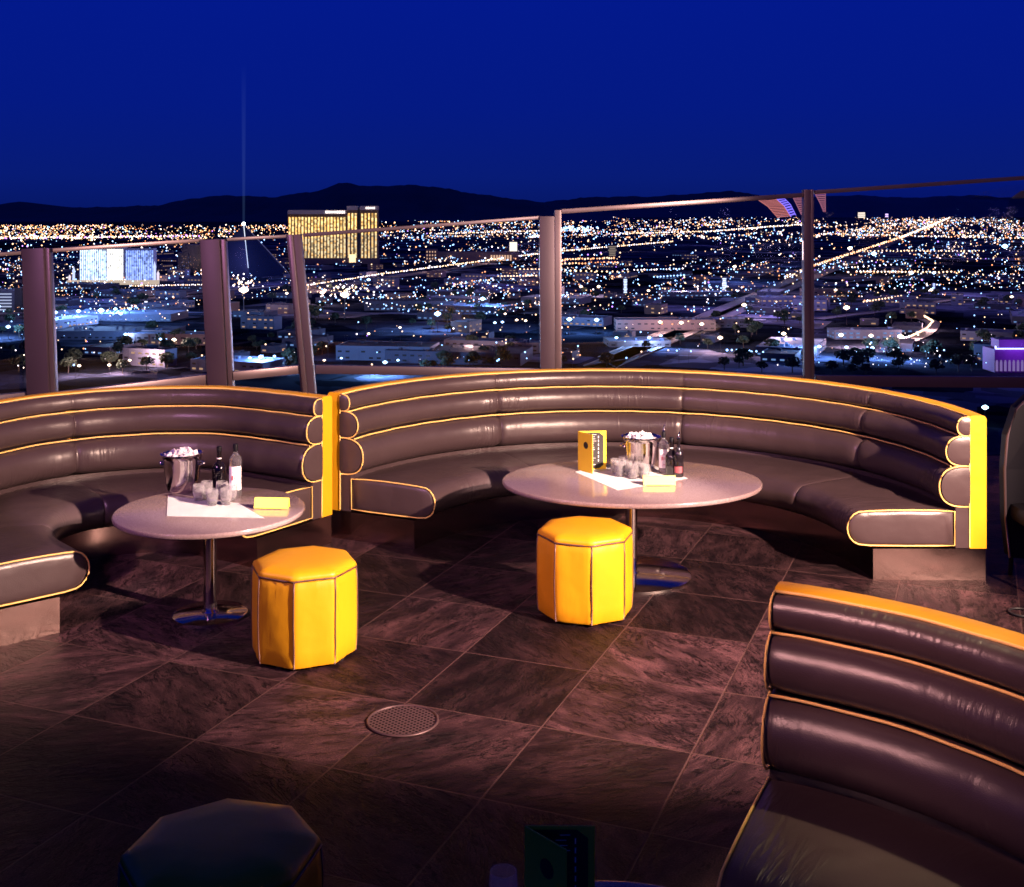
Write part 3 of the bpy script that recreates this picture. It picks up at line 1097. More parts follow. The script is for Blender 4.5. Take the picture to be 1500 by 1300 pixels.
# bottom rails
def low(a, b, m=M['post'], w=.1): bar('bottom_rail', a, b, w, .06, m)
low(atd(-230, 612, 7.9), atd(38, 584, YA)); low(atd(82, 583, YA), atd(303, 556, YB), M['post_l'], .085)
low(atd(340, 551, YB), atd(440, 541, YC), M['post_l'], .07); low(atd(462, 541, YC), atd(790, 546, YD), M['post'], .07)
low(atd(824, 552, YD), atd(1176, 557, YE), M['post'], .08); low(atd(1194, 558, YE), atd(1618, 561, YF), M['post'], .095)
# panes
pane([atd(-222, 605, 7.9), atd(34, 577, YA), atd(32, 375, YA), atd(-226, 390, 7.9)])
pane([atd(80, 576, YA), atd(302, 550, YB), atd(296, 357, YB), atd(76, 372, YA)])
pane([atd(338, 546, YB), atd(440, 537, YC), atd(425, 349, YC), atd(330, 356, YB)])
pane([atd(462, 537, YC), atd(790, 542, YD), atd(790, 324, YD), atd(444, 350, YC)])
pane([atd(823, 547, YD), atd(1176, 552, YE), atd(1176, 289, YE), atd(823, 314, YD)])
pane([atd(1193, 553, YE), atd(1612, 556, YF), atd(1612, 257, YF), atd(1193, 286, YE)])

# coloured reflections in the glass, built as glowing ribbed bands under the rail
LB = {k: emit(k, c, s) for k, c, s in (('reflection_red', (1, .28, .20), .95), ('reflection_violet', (.30, .20, 1), 1.5), ('reflection_rose', (.95, .30, .35), .6))}
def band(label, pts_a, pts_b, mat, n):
    """glass reflection shaped as a glowing slatted band between two edge curves given as pixel lists at 10.6 m"""
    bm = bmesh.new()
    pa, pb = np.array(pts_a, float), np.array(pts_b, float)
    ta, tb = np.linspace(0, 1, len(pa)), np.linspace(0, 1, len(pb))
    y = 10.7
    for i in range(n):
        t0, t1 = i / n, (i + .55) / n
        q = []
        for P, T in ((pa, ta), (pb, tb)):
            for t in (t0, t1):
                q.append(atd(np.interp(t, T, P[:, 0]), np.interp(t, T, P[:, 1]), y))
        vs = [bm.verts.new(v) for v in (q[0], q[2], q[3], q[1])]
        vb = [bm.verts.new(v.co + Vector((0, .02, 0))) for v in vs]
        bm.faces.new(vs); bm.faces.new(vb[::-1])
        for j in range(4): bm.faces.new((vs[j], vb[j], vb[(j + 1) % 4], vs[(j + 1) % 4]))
    # thin glowing lines along both edges of the reflection
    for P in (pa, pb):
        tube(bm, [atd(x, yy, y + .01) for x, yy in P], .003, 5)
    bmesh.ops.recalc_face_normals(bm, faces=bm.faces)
    o = fin(bm, 'reflection_band', mat, None, False)
    return tag(o, label, 'glass reflection', 'glass reflections below the top rail built as glowing slats')
band('red glass reflection built as a slatted band, longest one, left of the violet band', [(1109, 292), (1125, 303), (1140, 320)], [(1133, 289), (1148, 302), (1158, 318)], LB['reflection_red'], 15)
band('violet glass reflection built as a slatted band between the red bands', [(1135, 289), (1149, 302), (1159, 318)], [(1146, 288), (1158, 300), (1166, 316)], LB['reflection_violet'], 9)
band('rose glass reflection built as a slatted band touching the post from the left', [(1160, 286), (1166, 298), (1174, 315)], [(1175, 285), (1175, 298), (1176, 312)], LB['reflection_rose'], 11)
band('rose glass reflection built as a slatted band on the right of the thin post', [(1194, 284), (1201, 297), (1207, 311)], [(1209, 283), (1209, 297), (1209, 311)], LB['reflection_rose'], 10)

# ------------------------------------------------------------------ parasol and chair at the right edge
ps = empty('parasol', (4.75, 10.0, 0), 'dark parasol just inside the glass at the photo edge', 'parasol')
lathe_obj('pole', [(.028, 0), (.028, 2.34)], M['dark'], ps, 16)
lathe_obj('canopy', [(.0, 2.46), (.1, 2.445), (.34, 2.39), (.42, 2.33), (.40, 2.325), (.1, 2.40), (0, 2.41)], M['canopy'], ps, 12)
bm = bmesh.new()
lathe(bm, [(.05, 2.40), (.10, 2.30), (.13, 2.14), (.10, 1.98), (.06, 1.85), (.09, 1.6), (.04, 1.3)], n=14)
fin(bm, 'drape', M['canopy'], ps)
lathe_obj('base', [(0, 0), (.26, 0), (.26, .04), (.05, .07), (.03, .12)], M['dark'], ps, 32)

cp = at(1540, 842)
ch = empty('lounge_chair', (cp.x, cp.y, 0), 'black high-backed chair with a pale rim at the photo edge', 'chair')
bm = bmesh.new()
prof = [(0.0, 0.10), (-.27, .12), (-.295, .35), (-.30, .65), (-.285, .85), (-.23, 1.02), (-.12, 1.12), (0, 1.15), (.12, 1.12), (.23, 1.02), (.285, .85), (.30, .65), (.295, .35), (.27, .12)]
A = [bm.verts.new((x, -.05 - .04 * (1 - abs(x) / .3), z)) for x, z in prof]
B = [bm.verts.new((x, .04, z)) for x, z in prof]
bm.faces.new(A); bm.faces.new(B[::-1])
for j in range(len(prof)): bm.faces.new((A[j], B[j], B[(j + 1) % len(prof)], A[(j + 1) % len(prof)]))
bmesh.ops.recalc_face_normals(bm, faces=bm.faces)
fin(bm, 'backrest', M['blackpl'], ch, False)
bm = bmesh.new()
tube(bm, [(x * 1.02, -.055, z) for x, z in prof[1:]], .008, 8)
fin(bm, 'rim', M['post_l'], ch)
bm = bmesh.new()
box(bm, (0, -.28, .40), (.55, .5, .10), bevel=.03)
fin(bm, 'seat', M['blackpl'], ch)
for sx in (-1, 1):
    for sy in (-.48, .0):
        bm = bmesh.new(); tube(bm, [(sx * .23, sy, .35), (sx * .25, sy, 0)], .014, 8)
        fin(bm, 'leg', M['dark'], ch)
rp = at(1497, 900)
bm = bmesh.new()
tube(bm, [(rp.x + .065 * math.cos(t), rp.y + .065 * math.sin(t), .010) for t in np.linspace(0, 2 * PI, 24, endpoint=False)], .007, 8, closed=True)
o = tag(fin(bm, 'rubber_ring', M['dark'], None), 'small black ring lying on the slate near the banquette end', 'ring')

# ------------------------------------------------------------------ CITY
def ground_mat():
    m, nt, out = new_mat('city_ground')
    L = nt.links.new
    geo = N(nt, 'ShaderNodeNewGeometry')
    mp = N(nt, 'ShaderNodeMapping'); mp.inputs['Rotation'].default_value = (0, 0, -CA)
    L(geo.outputs['Position'], mp.inputs[0])
    v = N(nt, 'ShaderNodeTexVoronoi', distance='CHEBYCHEV', i_Scale=1 / 90.0); L(mp.outputs[0], v.inputs['Vector'])
    v2 = N(nt, 'ShaderNodeTexVoronoi', distance='CHEBYCHEV', i_Scale=1 / 28.0); L(mp.outputs[0], v2.inputs['Vector'])
    n = N(nt, 'ShaderNodeTexNoise', i_Scale=1 / 260.0, i_Detail=6.0); L(mp.outputs[0], n.inputs['Vector'])
    cr = N(nt, 'ShaderNodeValToRGB'); cr.color_ramp.interpolation = 'CONSTANT'
    e = cr.color_ramp.elements
    e[0].color = (.03, .04, .07, 1); e[1].position = .35; e[1].color = (.09, .11, .20, 1)
    a = e.new(.62); a.color = (.22, .24, .38, 1); a = e.new(.80); a.color = (.06, .07, .12, 1); a = e.new(.9); a.color = (.34, .35, .50, 1)
    sp = N(nt, 'ShaderNodeSeparateColor'); L(v.outputs['Color'], sp.inputs[0]); L(sp.outputs[0], cr.inputs[0])
    sp2 = N(nt, 'ShaderNodeSeparateColor'); L(v2.outputs['Color'], sp2.inputs[0])
    mr = N(nt, 'ShaderNodeMapRange'); mr.inputs['To Min'].default_value = .35; mr.inputs['To Max'].default_value = 1.3; L(sp2.outputs[0], mr.inputs['Value'])
    s = N(nt, 'ShaderNodeVectorMath', operation='SCALE'); L(cr.outputs[0], s.inputs[0]); L(mr.outputs[0], s.inputs['Scale'])
    mr3 = N(nt, 'ShaderNodeMapRange'); mr3.inputs['From Min'].default_value = .38; mr3.inputs['From Max'].default_value = .62; mr3.inputs['To Min'].default_value = .15; L(n.outputs['Fac'], mr3.inputs['Value'])
    s2 = N(nt, 'ShaderNodeVectorMath', operation='SCALE'); L(s.outputs[0], s2.inputs[0]); L(mr3.outputs[0], s2.inputs['Scale'])
    d = N(nt, 'ShaderNodeBsdfDiffuse'); L(s2.outputs[0], d.inputs[0])
    L(d.outputs[0], out.inputs[0])
    return m


CA = R(21.8) * -1           # street grid: forward streets run to the right
ca, sa = math.cos(CA), math.sin(CA)
GU = Vector((ca, sa, 0)); GV = Vector((-sa, ca, 0))     # GV = along the avenues, GU = across
bm = bmesh.new()
g = [bm.verts.new(v) for v in ((-30000, 150, -DROP), (30000, 150, -DROP), (30000, 45000, -DROP), (-30000, 45000, -DROP))]
bm.faces.new(g)
g = [bm.verts.new(v) for v in ((-30000, -3000, -DROP), (30000, -3000, -DROP), (30000, 150, -DROP), (-30000, 150, -DROP))]
bm.faces.new(g)
bmesh.ops.remove_doubles(bm, verts=bm.verts, dist=.01)
bmesh.ops.recalc_face_normals(bm, faces=bm.faces)
tag(fin(bm, 'ground', ground_mat(), None, False), kind='structure')

# mountains -------------------------------------------------------------
def ridge(name, sil, dist, depth, seed, col):
    rng = random.Random(seed)
    xs = np.array([p[0] for p in sil], float); ys = np.array([p[1] for p in sil], float)
    bm = bmesh.new()
    px = np.arange(xs[0], xs[-1] + 1, 6)
    cols = []
    ph = [rng.uniform(0, 6) for _ in range(8)]
    def jig(x): return .9 * math.sin(x * .11 + ph[0]) + .7 * math.sin(x * .23 + ph[1]) + .5 * math.sin(x * .51 + ph[2]) + rng.uniform(-.35, .35)
    for x in px:
        top = np.interp(x, xs, ys) + jig(x) * .55
        hgt = (HY - top) / F * dist + EYE + DROP
        X = (x - CX) / F * dist
        row = []
        for t, k in ((-1, 0), (-.6, .22), (-.3, .62), (0, 1), (.4, .7), (1, 0)):
            w = .25 * math.sin(x * .05 + t * 5 + ph[3]) + .12 * math.sin(x * .17 + t * 11)
            row.append(bm.verts.new((X, dist + (t + (w * .3 if 0 < abs(t) < 1 else 0)) * depth, -DROP - 2 + max(0, hgt) * (k * (1 + (w * .25 if t not in (0, -1, 1) else 0))))))
        cols.append(row)
    for A, B in zip(cols, cols[1:]):
        for j in range(5): bm.faces.new((A[j], B[j], B[j + 1], A[j + 1]))
    bmesh.ops.recalc_face_normals(bm, faces=bm.faces)
    return tag(fin(bm, name, principled(name + '_rock', col, .9, var=.3, vscale=.0008), None, True), kind='structure')


ridge('mountains', [(-200, 300), (0, 300), (20, 296), (45, 297), (70, 303), (140, 304), (230, 301), (280, 291), (330, 286), (400, 289), (440, 283), (470, 279), (495, 269), (512, 267), (525, 272), (545, 273), (600, 271), (640, 274), (690, 283), (750, 291), (800, 297), (840, 302), (880, 309)], 22000, 5000, 3, (.10, .10, .14))
ridge('far_mountains', [(760, 308), (800, 296), (850, 290), (900, 288), (960, 288), (1000, 285), (1045, 282), (1070, 279), (1095, 284), (1150, 290), (1250, 286), (1330, 290), (1420, 286), (1520, 292), (1700, 290)], 38000, 5000, 5, (.10, .10, .16))

# lamp materials ---------------------------------------------------------
LM = [emit('lamp_warm', (1, .56, .26), 5), emit('lamp_sodium', (1, .34, .12), 4), emit('lamp_white', (1, .76, .62), 6), emit('lamp_cool', (.38, .66, 1), 5), emit('lamp_violet', (.60, .26, 1), 4)]
LMB = [emit('flood_warm', (1, .66, .36), 9), emit('flood_cool', (.50, .80, 1), 9)]


def octa(verts, faces, mats, c, r, mi):
    b = len(verts)
    for d in ((1, 0, 0), (-1, 0, 0), (0, 1, 0), (0, -1, 0), (0, 0, 1), (0, 0, -1)):
        verts.append((c[0] + d[0] * r, c[1] + d[1] * r, c[2] + d[2] * r))
    for a in ((0, 2, 4), (2, 1, 4), (1, 3, 4), (3, 0, 4), (2, 0, 5), (1, 2, 5), (3, 1, 5), (0, 3, 5)):
        faces.append((b + a[0], b + a[1], b + a[2])); mats.append(mi)


rng = random.Random(11)
DARK = [(540, 405, 110, 12), (680, 402, 100, 8), (1290, 475, 150, 14), (1430, 455, 90, 18), (640, 480, 110, 14), (960, 380, 110, 10), (960, 355, 60, 5), (1250, 360, 60, 6), (1420, 395, 70, 8), (400, 470, 70, 30), (250, 425, 60, 8)]
def dark(px, py):
    for (x, y, w, h) in DARK:
        if ((px - x) / w) ** 2 + ((py - y) / h) ** 2 < 1 and rng.random() < .85: return True
    return False


verts, faces, mats = [], [], []
# far and middle carpet of lights, laid on the street grid
def snap(p, step):
    u, v = p.dot(GU), p.dot(GV)
    if rng.random() < .55 and abs(u) > 2.2 * step: u = round(u / step) * step + rng.uniform(-.03, .03) * step
    else: v = round(v / step) * step + rng.uniform(-.03, .03) * step
    return GU * u + GV * v


def light_field(n, y0, y1, x0, x1, size, warm, power=1.0, step=400):
    k = 0
    tries = 0
    while k < n and tries < n * 8:
        tries += 1
        py = y0 + (y1 - y0) * rng.random() ** power
        px = rng.uniform(x0, x1)
        cl = math.sin(px * .021 + py * .13) + math.sin(px * .047 - py * .21 + 2) + math.sin(px * .009 + 1.3) * .8
        if rng.random() > .55 + .28 * cl: continue
        if dark(px, py): continue
        p = city(px, py)
        p = snap(Vector((p.x, p.y, 0)), step)
        if p.y < 700: continue
        D = p.y
        r = D / F * size * (.45 + 1.1 * rng.random() ** 2.2)
        c = rng.random()
        mi = 0 if c < warm * .45 else 1 if c < warm * .75 else 2 if c < warm else 3 if c < .975 else 4
        octa(verts, faces, mats, (p.x, p.y, -DROP + rng.uniform(5, 14)), r, mi)
        k += 1


def lim(px):  # where the plain ends against the hills
    return np.interp(px, [-50, 200, 400, 560, 700, 800, 1600], [332, 330, 325, 322, 317, 314.5, 316])


light_field(1500, 331, 352, -60, 560, .70, .85, 1.0, 500)
light_field(700, 320, 352, 540, 800, .80, .72, .9, 500)
light_field(600, 316.5, 326, 600, 1560, .55, .75, 1.0, 700)
light_field(2300, 322, 350, 820, 1560, .80, .80, 1.0, 400)
light_field(1500, 348, 385, -60, 1560, .90, .62, 1.0, 260)
light_field(1700, 385, 430, -60, 1560, .95, .58, 1.0, 160)
light_field(900, 430, 470, -60, 1560, .95, .55, 1.0, 110)
light_field(190, 470, 545, -60, 1560, 1.0, .6, 1.0, 80)


def cluster(n, x, y, sx, sy, size, mis):
    for _ in range(n):
        px, py = rng.gauss(x, sx), rng.gauss(y, sy)
        if py < 318: continue
        p = city(px, py)
        octa(verts, faces, mats, (p.x, p.y, -DROP + rng.uniform(4, 14)), p.y / F * size * rng.uniform(.5, 1.2), rng.choice(mis))


cluster(60, 842, 338, 17, 2.2, 1.6, [3, 2, 3]); cluster(24, 785, 348, 8, 2, 1.3, [3, 2])
cluster(60, 85, 350, 45, 2.5, 1.2, [0, 2]); cluster(40, 690, 440, 40, 6, 1.2, [3, 3, 2]); cluster(35, 540, 445, 40, 5, 1.2, [3, 2])
cluster(50, 505, 432, 26, 4, 1.6, [0, 2]); cluster(40, 1040, 435, 30, 5, 1.2, [2, 3]); cluster(50, 1020, 350, 60, 4, 1.2, [0, 2])
cluster(50, 1100, 345, 70, 6, 1.2, [2, 3, 3]); cluster(30, 155, 410, 30, 4, 1.5, [2, 0]); cluster(24, 357, 422, 10, 4, 1.7, [0, 2])
cluster(30, 1280, 335, 60, 4, 1.1, [0, 2]); cluster(30, 1365, 330, 8, 5, 1.2, [0, 1]); cluster(40, 1340, 540, 60, 5, .9, [3, 3, 2])
cluster(30, 60, 535, 40, 10, 1.1, [0, 2]); cluster(40, 300, 405, 50, 4, 1.2, [0, 2]); cluster(40, 1050, 400, 50, 14, 1.0, [3, 2, 3])
cluster(34, 1100, 400, 40, 8, 1.0, [0, 1])


def row(a, b, n, size, mi, jit=.3, h=9):
    for i in range(n):
        t = i / max(1, n - 1)
        px, py = a[0] + (b[0] - a[0]) * t + rng.uniform(-jit, jit), a[1] + (b[1] - a[1]) * t + rng.uniform(-jit, jit) * .5
        p = city(px, py)
        octa(verts, faces, mats, (p.x, p.y, -DROP + h), p.y / F * size * rng.uniform(.8, 1.15), mi if isinstance(mi, int) else rng.choice(mi))


# the avenue running to the hills, on both kerbs
for k in range(2):
    for s in range(1):
        row((1192 - 6 * k, 394 + 4 * k), (1320, 350 + k), 44, 1.25, [0, 1, 0], .8)
        row((1320, 350 + k), (1395, 312 + 6), 40, 1.2, [0, 2], .8)
        row((1150, 412 + 3 * k), (1190, 395 + 3 * k), 12, 1.2, [0, 2], .8)
row((1255, 405), (1405, 405), 26, 1.5, [0, 1], .8); row((1260, 372), (1440, 372), 34, 1.2, 0, .8)
row((824, 386), (900, 383), 22, 1.6, [0, 1], 1.5); row((824, 392), (905, 390), 18, 1.6, [0, 1], 1.2)
row((730, 412), (785, 411), 13, 1.6, 0, .4); row((728, 401), (790, 401), 12, 1.4, 0, .4); row((828, 403), (920, 405), 13, 1.6, 0, .4)
row((1255, 404), (1332, 405), 16, 1.3, 2, .3); row((1265, 452), (1320, 443), 13, 1.5, 0, .3)
row((1065, 528), (1086, 528), 4, 2.0, 3, .1); row((1098, 529), (1118, 531), 3, 1.6, 3, .1)
row((930, 402), (1000, 400), 16, 1.2, [3, 2], 1.0); row((958, 413), (1002, 410), 10, 1.3, 3, .4)
row((1040, 341), (1175, 330), 60, 1.1, [0, 2], 1.0); row((900, 345), (1040, 341), 50, 1.0, [0, 2], 1.2)
row((1335, 498), (1357, 487), 14, 2.0, 0, .3, 4); row((1357, 487), (1366, 476), 9, 2.0, 0, .3, 4); row((1366, 475), (1354, 468), 8, 1.8, 0, .3, 4); row((1310, 505), (1335, 498), 8, 1.9, 2, .4, 4)
row((640, 345), (790, 340), 50, 1.0, [0, 2], 1.2)
row((1200, 345), (1500, 352), 90, 1.1, [0, 2, 1], 2.0)
row((0, 352), (290, 348), 110, 1.2, [0, 2, 4], 2.0)
row((450, 426), (560, 408), 46, 1.1, [0, 2], 1.0); row((560, 408), (790, 376), 80, 1.2, [2, 0], .8)
row((822, 372), (985, 357), 60, 1.1, [2, 0], .6)
row((190, 427), (300, 425), 40, 1.0, [2, 0], 1.0)
row((1240, 398), (1330, 392), 12, 1.2, [3, 2], .6)
row((1225, 425), (1400, 432), 12, 1.2, [0, 3], 1.6)

me = bpy.data.meshes.new('city_lights')
me.from_pydata(verts, [], faces)
me.polygons.foreach_set('material_index', mats)
o = link('city_lights', me, LM, None, False)
tag(o, 'dense carpet of warm and cool street lights covering the valley', 'city lights', kind='stuff')


# floodlight masts ---------------------------------------------------------
def mast_mesh(name, r, h, mat, arms=6):
    bm = bmesh.new()
    tube(bm, [(0, 0, 0), (0, 0, h)], [.10, .06], 6, mi=1)
    for i in range(arms):
        a = 2 * PI * i / arms
        tube(bm, [(0, 0, h - .3), (math.cos(a) * r * .8, math.sin(a) * r * .8, h)], .12, 4, mi=1)
        bmesh.ops.create_icosphere(bm, subdivisions=1, radius=r * .42, matrix=Matrix.Translation((math.cos(a) * r * .7, math.sin(a) * r * .7, h)))
    bmesh.ops.create_icosphere(bm, subdivisions=2, radius=r * .75, matrix=Matrix.Translation((0, 0, h)))
    me = bpy.data.meshes.new(name)
    bm.to_mesh(me); bm.free()
    me.materials.append(mat); me.materials.append(M['post'])
    return me


MW = mast_mesh('mast_warm', 1.0, 6, LMB[0]); MC = mast_mesh('mast_cool', 1.0, 6, LMB[1])
pw = bpy.data.lights.new('lamp_glow_warm', 'POINT'); pw.color = (1, .55, .42); pw.energy = 110000; pw.shadow_soft_size = 2
pcool = bpy.data.lights.new('lamp_glow_cool', 'POINT'); pcool.color = (.35, .62, 1); pcool.energy = 240000; pcool.shadow_soft_size = 2


def mast(px, py, warm, size=1.0, glow=1.0, label=None):
    """px,py = where the lamp head is seen"""
    k0 = F * (EYE + DROP) / (py - HY) / F * 2.1 * size
    h = 6.0 * k0
    p = city(px, py, h)
    o = bpy.data.objects.new('floodlight_mast', MW if warm else MC)
    C.objects.link(o)
    k = k0
    o.location = (p.x, p.y, -DROP)
    o.scale = (k, k, k)
    tag(o, label or ('warm floodlight on a tall mast among the near rooftops' if warm else 'bluish white floodlight on a tall mast among the near rooftops'), 'floodlight', 'warm floodlight masts in the city' if warm else 'cool floodlight masts in the city')
    if glow:
        l = bpy.data.objects.new('glow', pw if warm else pcool)
        C.objects.link(l)
        l.parent = o
        l.location = (0, 0, 8.2)
    return o


for (px, py, w, s, g) in [(1055, 495, 1, 1.5, 1), (1148, 489, 1, 1.4, 1), (967, 472, 1, 1.2, 1), (998, 473, 1, 1.3, 1), (1028, 475, 1, 1.3, 1), (1240, 451, 1, 1.7, 1), (1232, 491, 1, 1.5, 1), (1276, 492, 1, 1.4, 1), (1319, 493, 1, 1.7, 1), (1090, 447, 1, 1.4, 1),
                       (472, 429, 1, 1.3, 1), (217, 524, 1, 1.2, 1), (116, 536, 1, 1.1, 1), (160, 535, 1, 1.1, 1), (851, 420, 1, 1.0, 1), (877, 420, 1, 1.0, 1), (757, 469, 1, .9, 0), (770, 470, 1, .9, 0), (688, 509, 1, 1.0, 1), (665, 507, 1, .9, 0),
                       (1076, 391, 1, 1.0, 0), (950, 426, 1, .9, 0), (1224, 425, 1, .9, 0), (357, 425, 1, 2.3, 1), (255, 498, 1, 1.4, 1), (932, 469, 1, .8, 0), (540, 489, 1, .9, 0), (586, 480, 1, .9, 0), (475, 528, 1, .9, 0), (190, 528, 1, 1.0, 0),
                       (1364, 425, 1, 1.0, 0), (1482, 435, 1, 1.0, 0), (1245, 364, 1, 1.1, 0), (1360, 328, 1, 1.6, 0), (420, 430, 1, .9, 0), (505, 432, 1, 2.2, 1), (740, 460, 1, .8, 0)]:
    mast(px, py, w, s, g)
for (px, py, w, s, g) in [(641, 460, 0, 1.8, 1), (564, 531, 0, 1.4, 1), (834, 468, 0, 1.5, 1), (874, 469, 0, 1.4, 1), (12, 479, 0, 1.3, 1), (81, 458, 0, 1.3, 1), (115, 456, 0, 1.3, 1), (148, 455, 0, 1.7, 1), (169, 453, 0, 1.1, 1), (177, 460, 0, 1.1, 1), (190, 453, 0, 1.0, 0),
                       (382, 523, 0, 1.5, 1), (366, 525, 0, 1.2, 0), (402, 522, 0, .9, 0), (184, 490, 0, 1.1, 1), (235, 497, 0, .9, 0), (1200, 508, 0, 1.2, 1), (1278, 510, 0, 1.2, 1), (1240, 509, 0, 1.1, 0), (1315, 511, 0, 1.3, 1), (1280, 372, 0, 1.3, 0), (1472, 361, 0, 1.3, 0),
                       (1443, 597, 0, 1.9, 0), (707, 438, 0, 1.4, 1), (583, 528, 0, .9, 0), (903, 495, 0, 1.0, 0), (951, 495, 0, 1.1, 1), (968, 492, 0, .9, 0), (1368, 400, 0, 1.0, 0), (500, 525, 0, .8, 0), (400, 465, 0, .9, 0), (725, 473, 0, .9, 0), (736, 472, 0, .9, 0), (665, 385, 0, .8, 0), (1335, 400, 0, 1.2, 0), (540, 410, 0, 1.0, 0), (500, 343, 0, 1.0, 0), (1175, 352, 0, 1.0, 0)]:
    mast(px, py, w, s, g)


# street lamps one by one on the nearer streets -----------------------------------
bm = bmesh.new()
tube(bm, [(0, 0, 0), (0, 0, 9.5), (.8, 0, 10.3), (1.8, 0, 10.4)], [.12, .09, .08, .07], 5, mi=1)
bmesh.ops.create_icosphere(bm, subdivisions=1, radius=.8, matrix=Matrix.Translation((1.9, 0, 10.2)))
me = bpy.data.meshes.new('street_lamp_mesh'); bm.to_mesh(me); bm.free(); me.materials.append(LM[0]); me.materials.append(M['post'])
me2 = me.copy(); me2.materials[0] = LM[3]
n = 0
while n < 150:
    py = rng.uniform(432, 548); px = rng.uniform(-20, 1520)
    if dark(px, py): continue
    if py > 480 and rng.random() < .55: continue
    p = city(px, py)
    u, v = p.dot(GU), p.dot(GV)
    if rng.random() < .5: u = round(u / 90) * 90
    else: v = round(v / 90) * 90
    p = GU * u + GV * v
    warm = rng.random() < .62
    o = bpy.data.objects.new('street_lamp', me if warm else me2)
    C.objects.link(o)
    o.location = (p.x, p.y, -DROP); o.rotation_euler.z = CA + rng.choice((0, PI / 2, PI, -PI / 2))
    tag(o, 'small warm street lamp between the dark low roofs' if warm else 'small bluish street lamp between the dark low roofs', 'street lamp', 'warm street lamps of the nearer streets' if warm else 'bluish street lamps of the nearer streets')
    n += 1

# ------------------------------------------------------------------ low buildings
WB = {'pale': principled('pale_stucco', (.13, .135, .20), .85, vscale=.05), 'dim': principled('dim_stucco', (.06, .065, .11), .85, vscale=.05), 'tan': principled('tan_stucco', (.15, .10, .10), .85, vscale=.05)}
WR = {'grey': principled('roof_membrane', (.07, .09, .17), .8, vscale=.08, var=.4), 'dark': principled('dark_roof', (.03, .034, .06), .8, vscale=.08, var=.4), 'white': principled('white_roof', (.18, .25, .42), .8, vscale=.08, var=.3)}
WIN = {'warm': emit('window_warm', (1, .55, .26), .7), 'cool': emit('window_cool', (.35, .6, 1), .6), 'off': principled('dark_pane', (.02, .022, .03), .2)}


def low_building(w, d, h, wall, roof, win, seed, parapet=.8, loc=(0, 0, 0), rz=0.0):
    rg = random.Random(seed)
    o = empty('building', loc, 'x', 'building', None, rz)
    bm = bmesh.new()
    box(bm, (0, 0, h / 2), (w, d, h))
    for (cx, cy, sx, sy) in ((0, -d / 2 + .2, w + .3, .5), (0, d / 2 - .2, w + .3, .5), (-w / 2 + .2, 0, .5, d - .7), (w / 2 - .2, 0, .5, d - .7)):
        box(bm, (cx, cy, h + parapet / 2 + .01), (sx, sy, parapet))
    for i in range(int(w // 14)):
        box(bm, (-w / 2 + 7 + i * 14, -d / 2 - .12, h / 2), (.6, .2, h * .98))
    fin(bm, 'wall', WB[wall], o, False)
    bm = bmesh.new()
    box(bm, (0, 0, h + .1), (w - .9, d - .9, .15))
    for i in range(max(2, int(w * d / 420))):
        s = rg.uniform(1.2, 3.2)
        box(bm, (rg.uniform(-.42, .42) * w, rg.uniform(-.4, .4) * d, h + .2 + s * .35), (s, s * rg.uniform(.7, 1.6), s * .7))
    fin(bm, 'roof', WR[roof], o, False)
    nf = max(1, int(h // 4.5))
    for fl in range(nf):
        bm = bmesh.new()
        z = 2.2 + fl * (h - 1) / nf
        nx = int(w // 7)
        for i in range(nx):
            if rg.random() < .75:
                box(bm, (-w / 2 + w * (i + .5) / nx, -d / 2 - .06, z), (w / nx * .5, .14, 1.5))
        ny = int(d // 7)
        for i in range(ny):
            if rg.random() < .6:
                box(bm, (-w / 2 - .06, -d / 2 + d * (i + .5) / ny, z), (.14, d / ny * .5, 1.5))
        if len(bm.verts) == 0: bm.free(); continue
        fin(bm, 'window_row', WIN[win if rg.random() < .6 else 'off'], o, False)
    return o


protos = [('long pale warehouse with a flat roof and sparse lit windows', low_building(70, 34, 9, 'pale', 'grey', 'warm', 1)),
          ('dim flat-roofed shed with bluish windows', low_building(46, 30, 7, 'dim', 'dark', 'cool', 2)),
          ('tan low block with a dark roof and warm windows', low_building(34, 22, 11, 'tan', 'dark', 'warm', 3)),
          ('wide store with a white flat roof', low_building(90, 52, 8, 'dim', 'white', 'cool', 4)),
          ('small dim house-sized block with one lit row', low_building(20, 15, 6, 'dim', 'dark', 'warm', 5)),
          ('pale three-storey block with rows of warm windows', low_building(44, 16, 14, 'pale', 'dark', 'warm', 6))]
used = set()
placed = []
def put(i, p, rz=None):
    lab, pr = protos[i]
    if i in used: o = copy_tree(pr)
    else: o = pr; used.add(i)
    o.location = (p.x, p.y, -DROP)
    o.rotation_euler.z = CA + (rz if rz is not None else rng.choice((0, PI / 2)))
    o['label'] = lab + ' down in the city'
    o['group'] = 'low city buildings: ' + lab.split(' with')[0]
    placed.append((p.x, p.y))
    return o


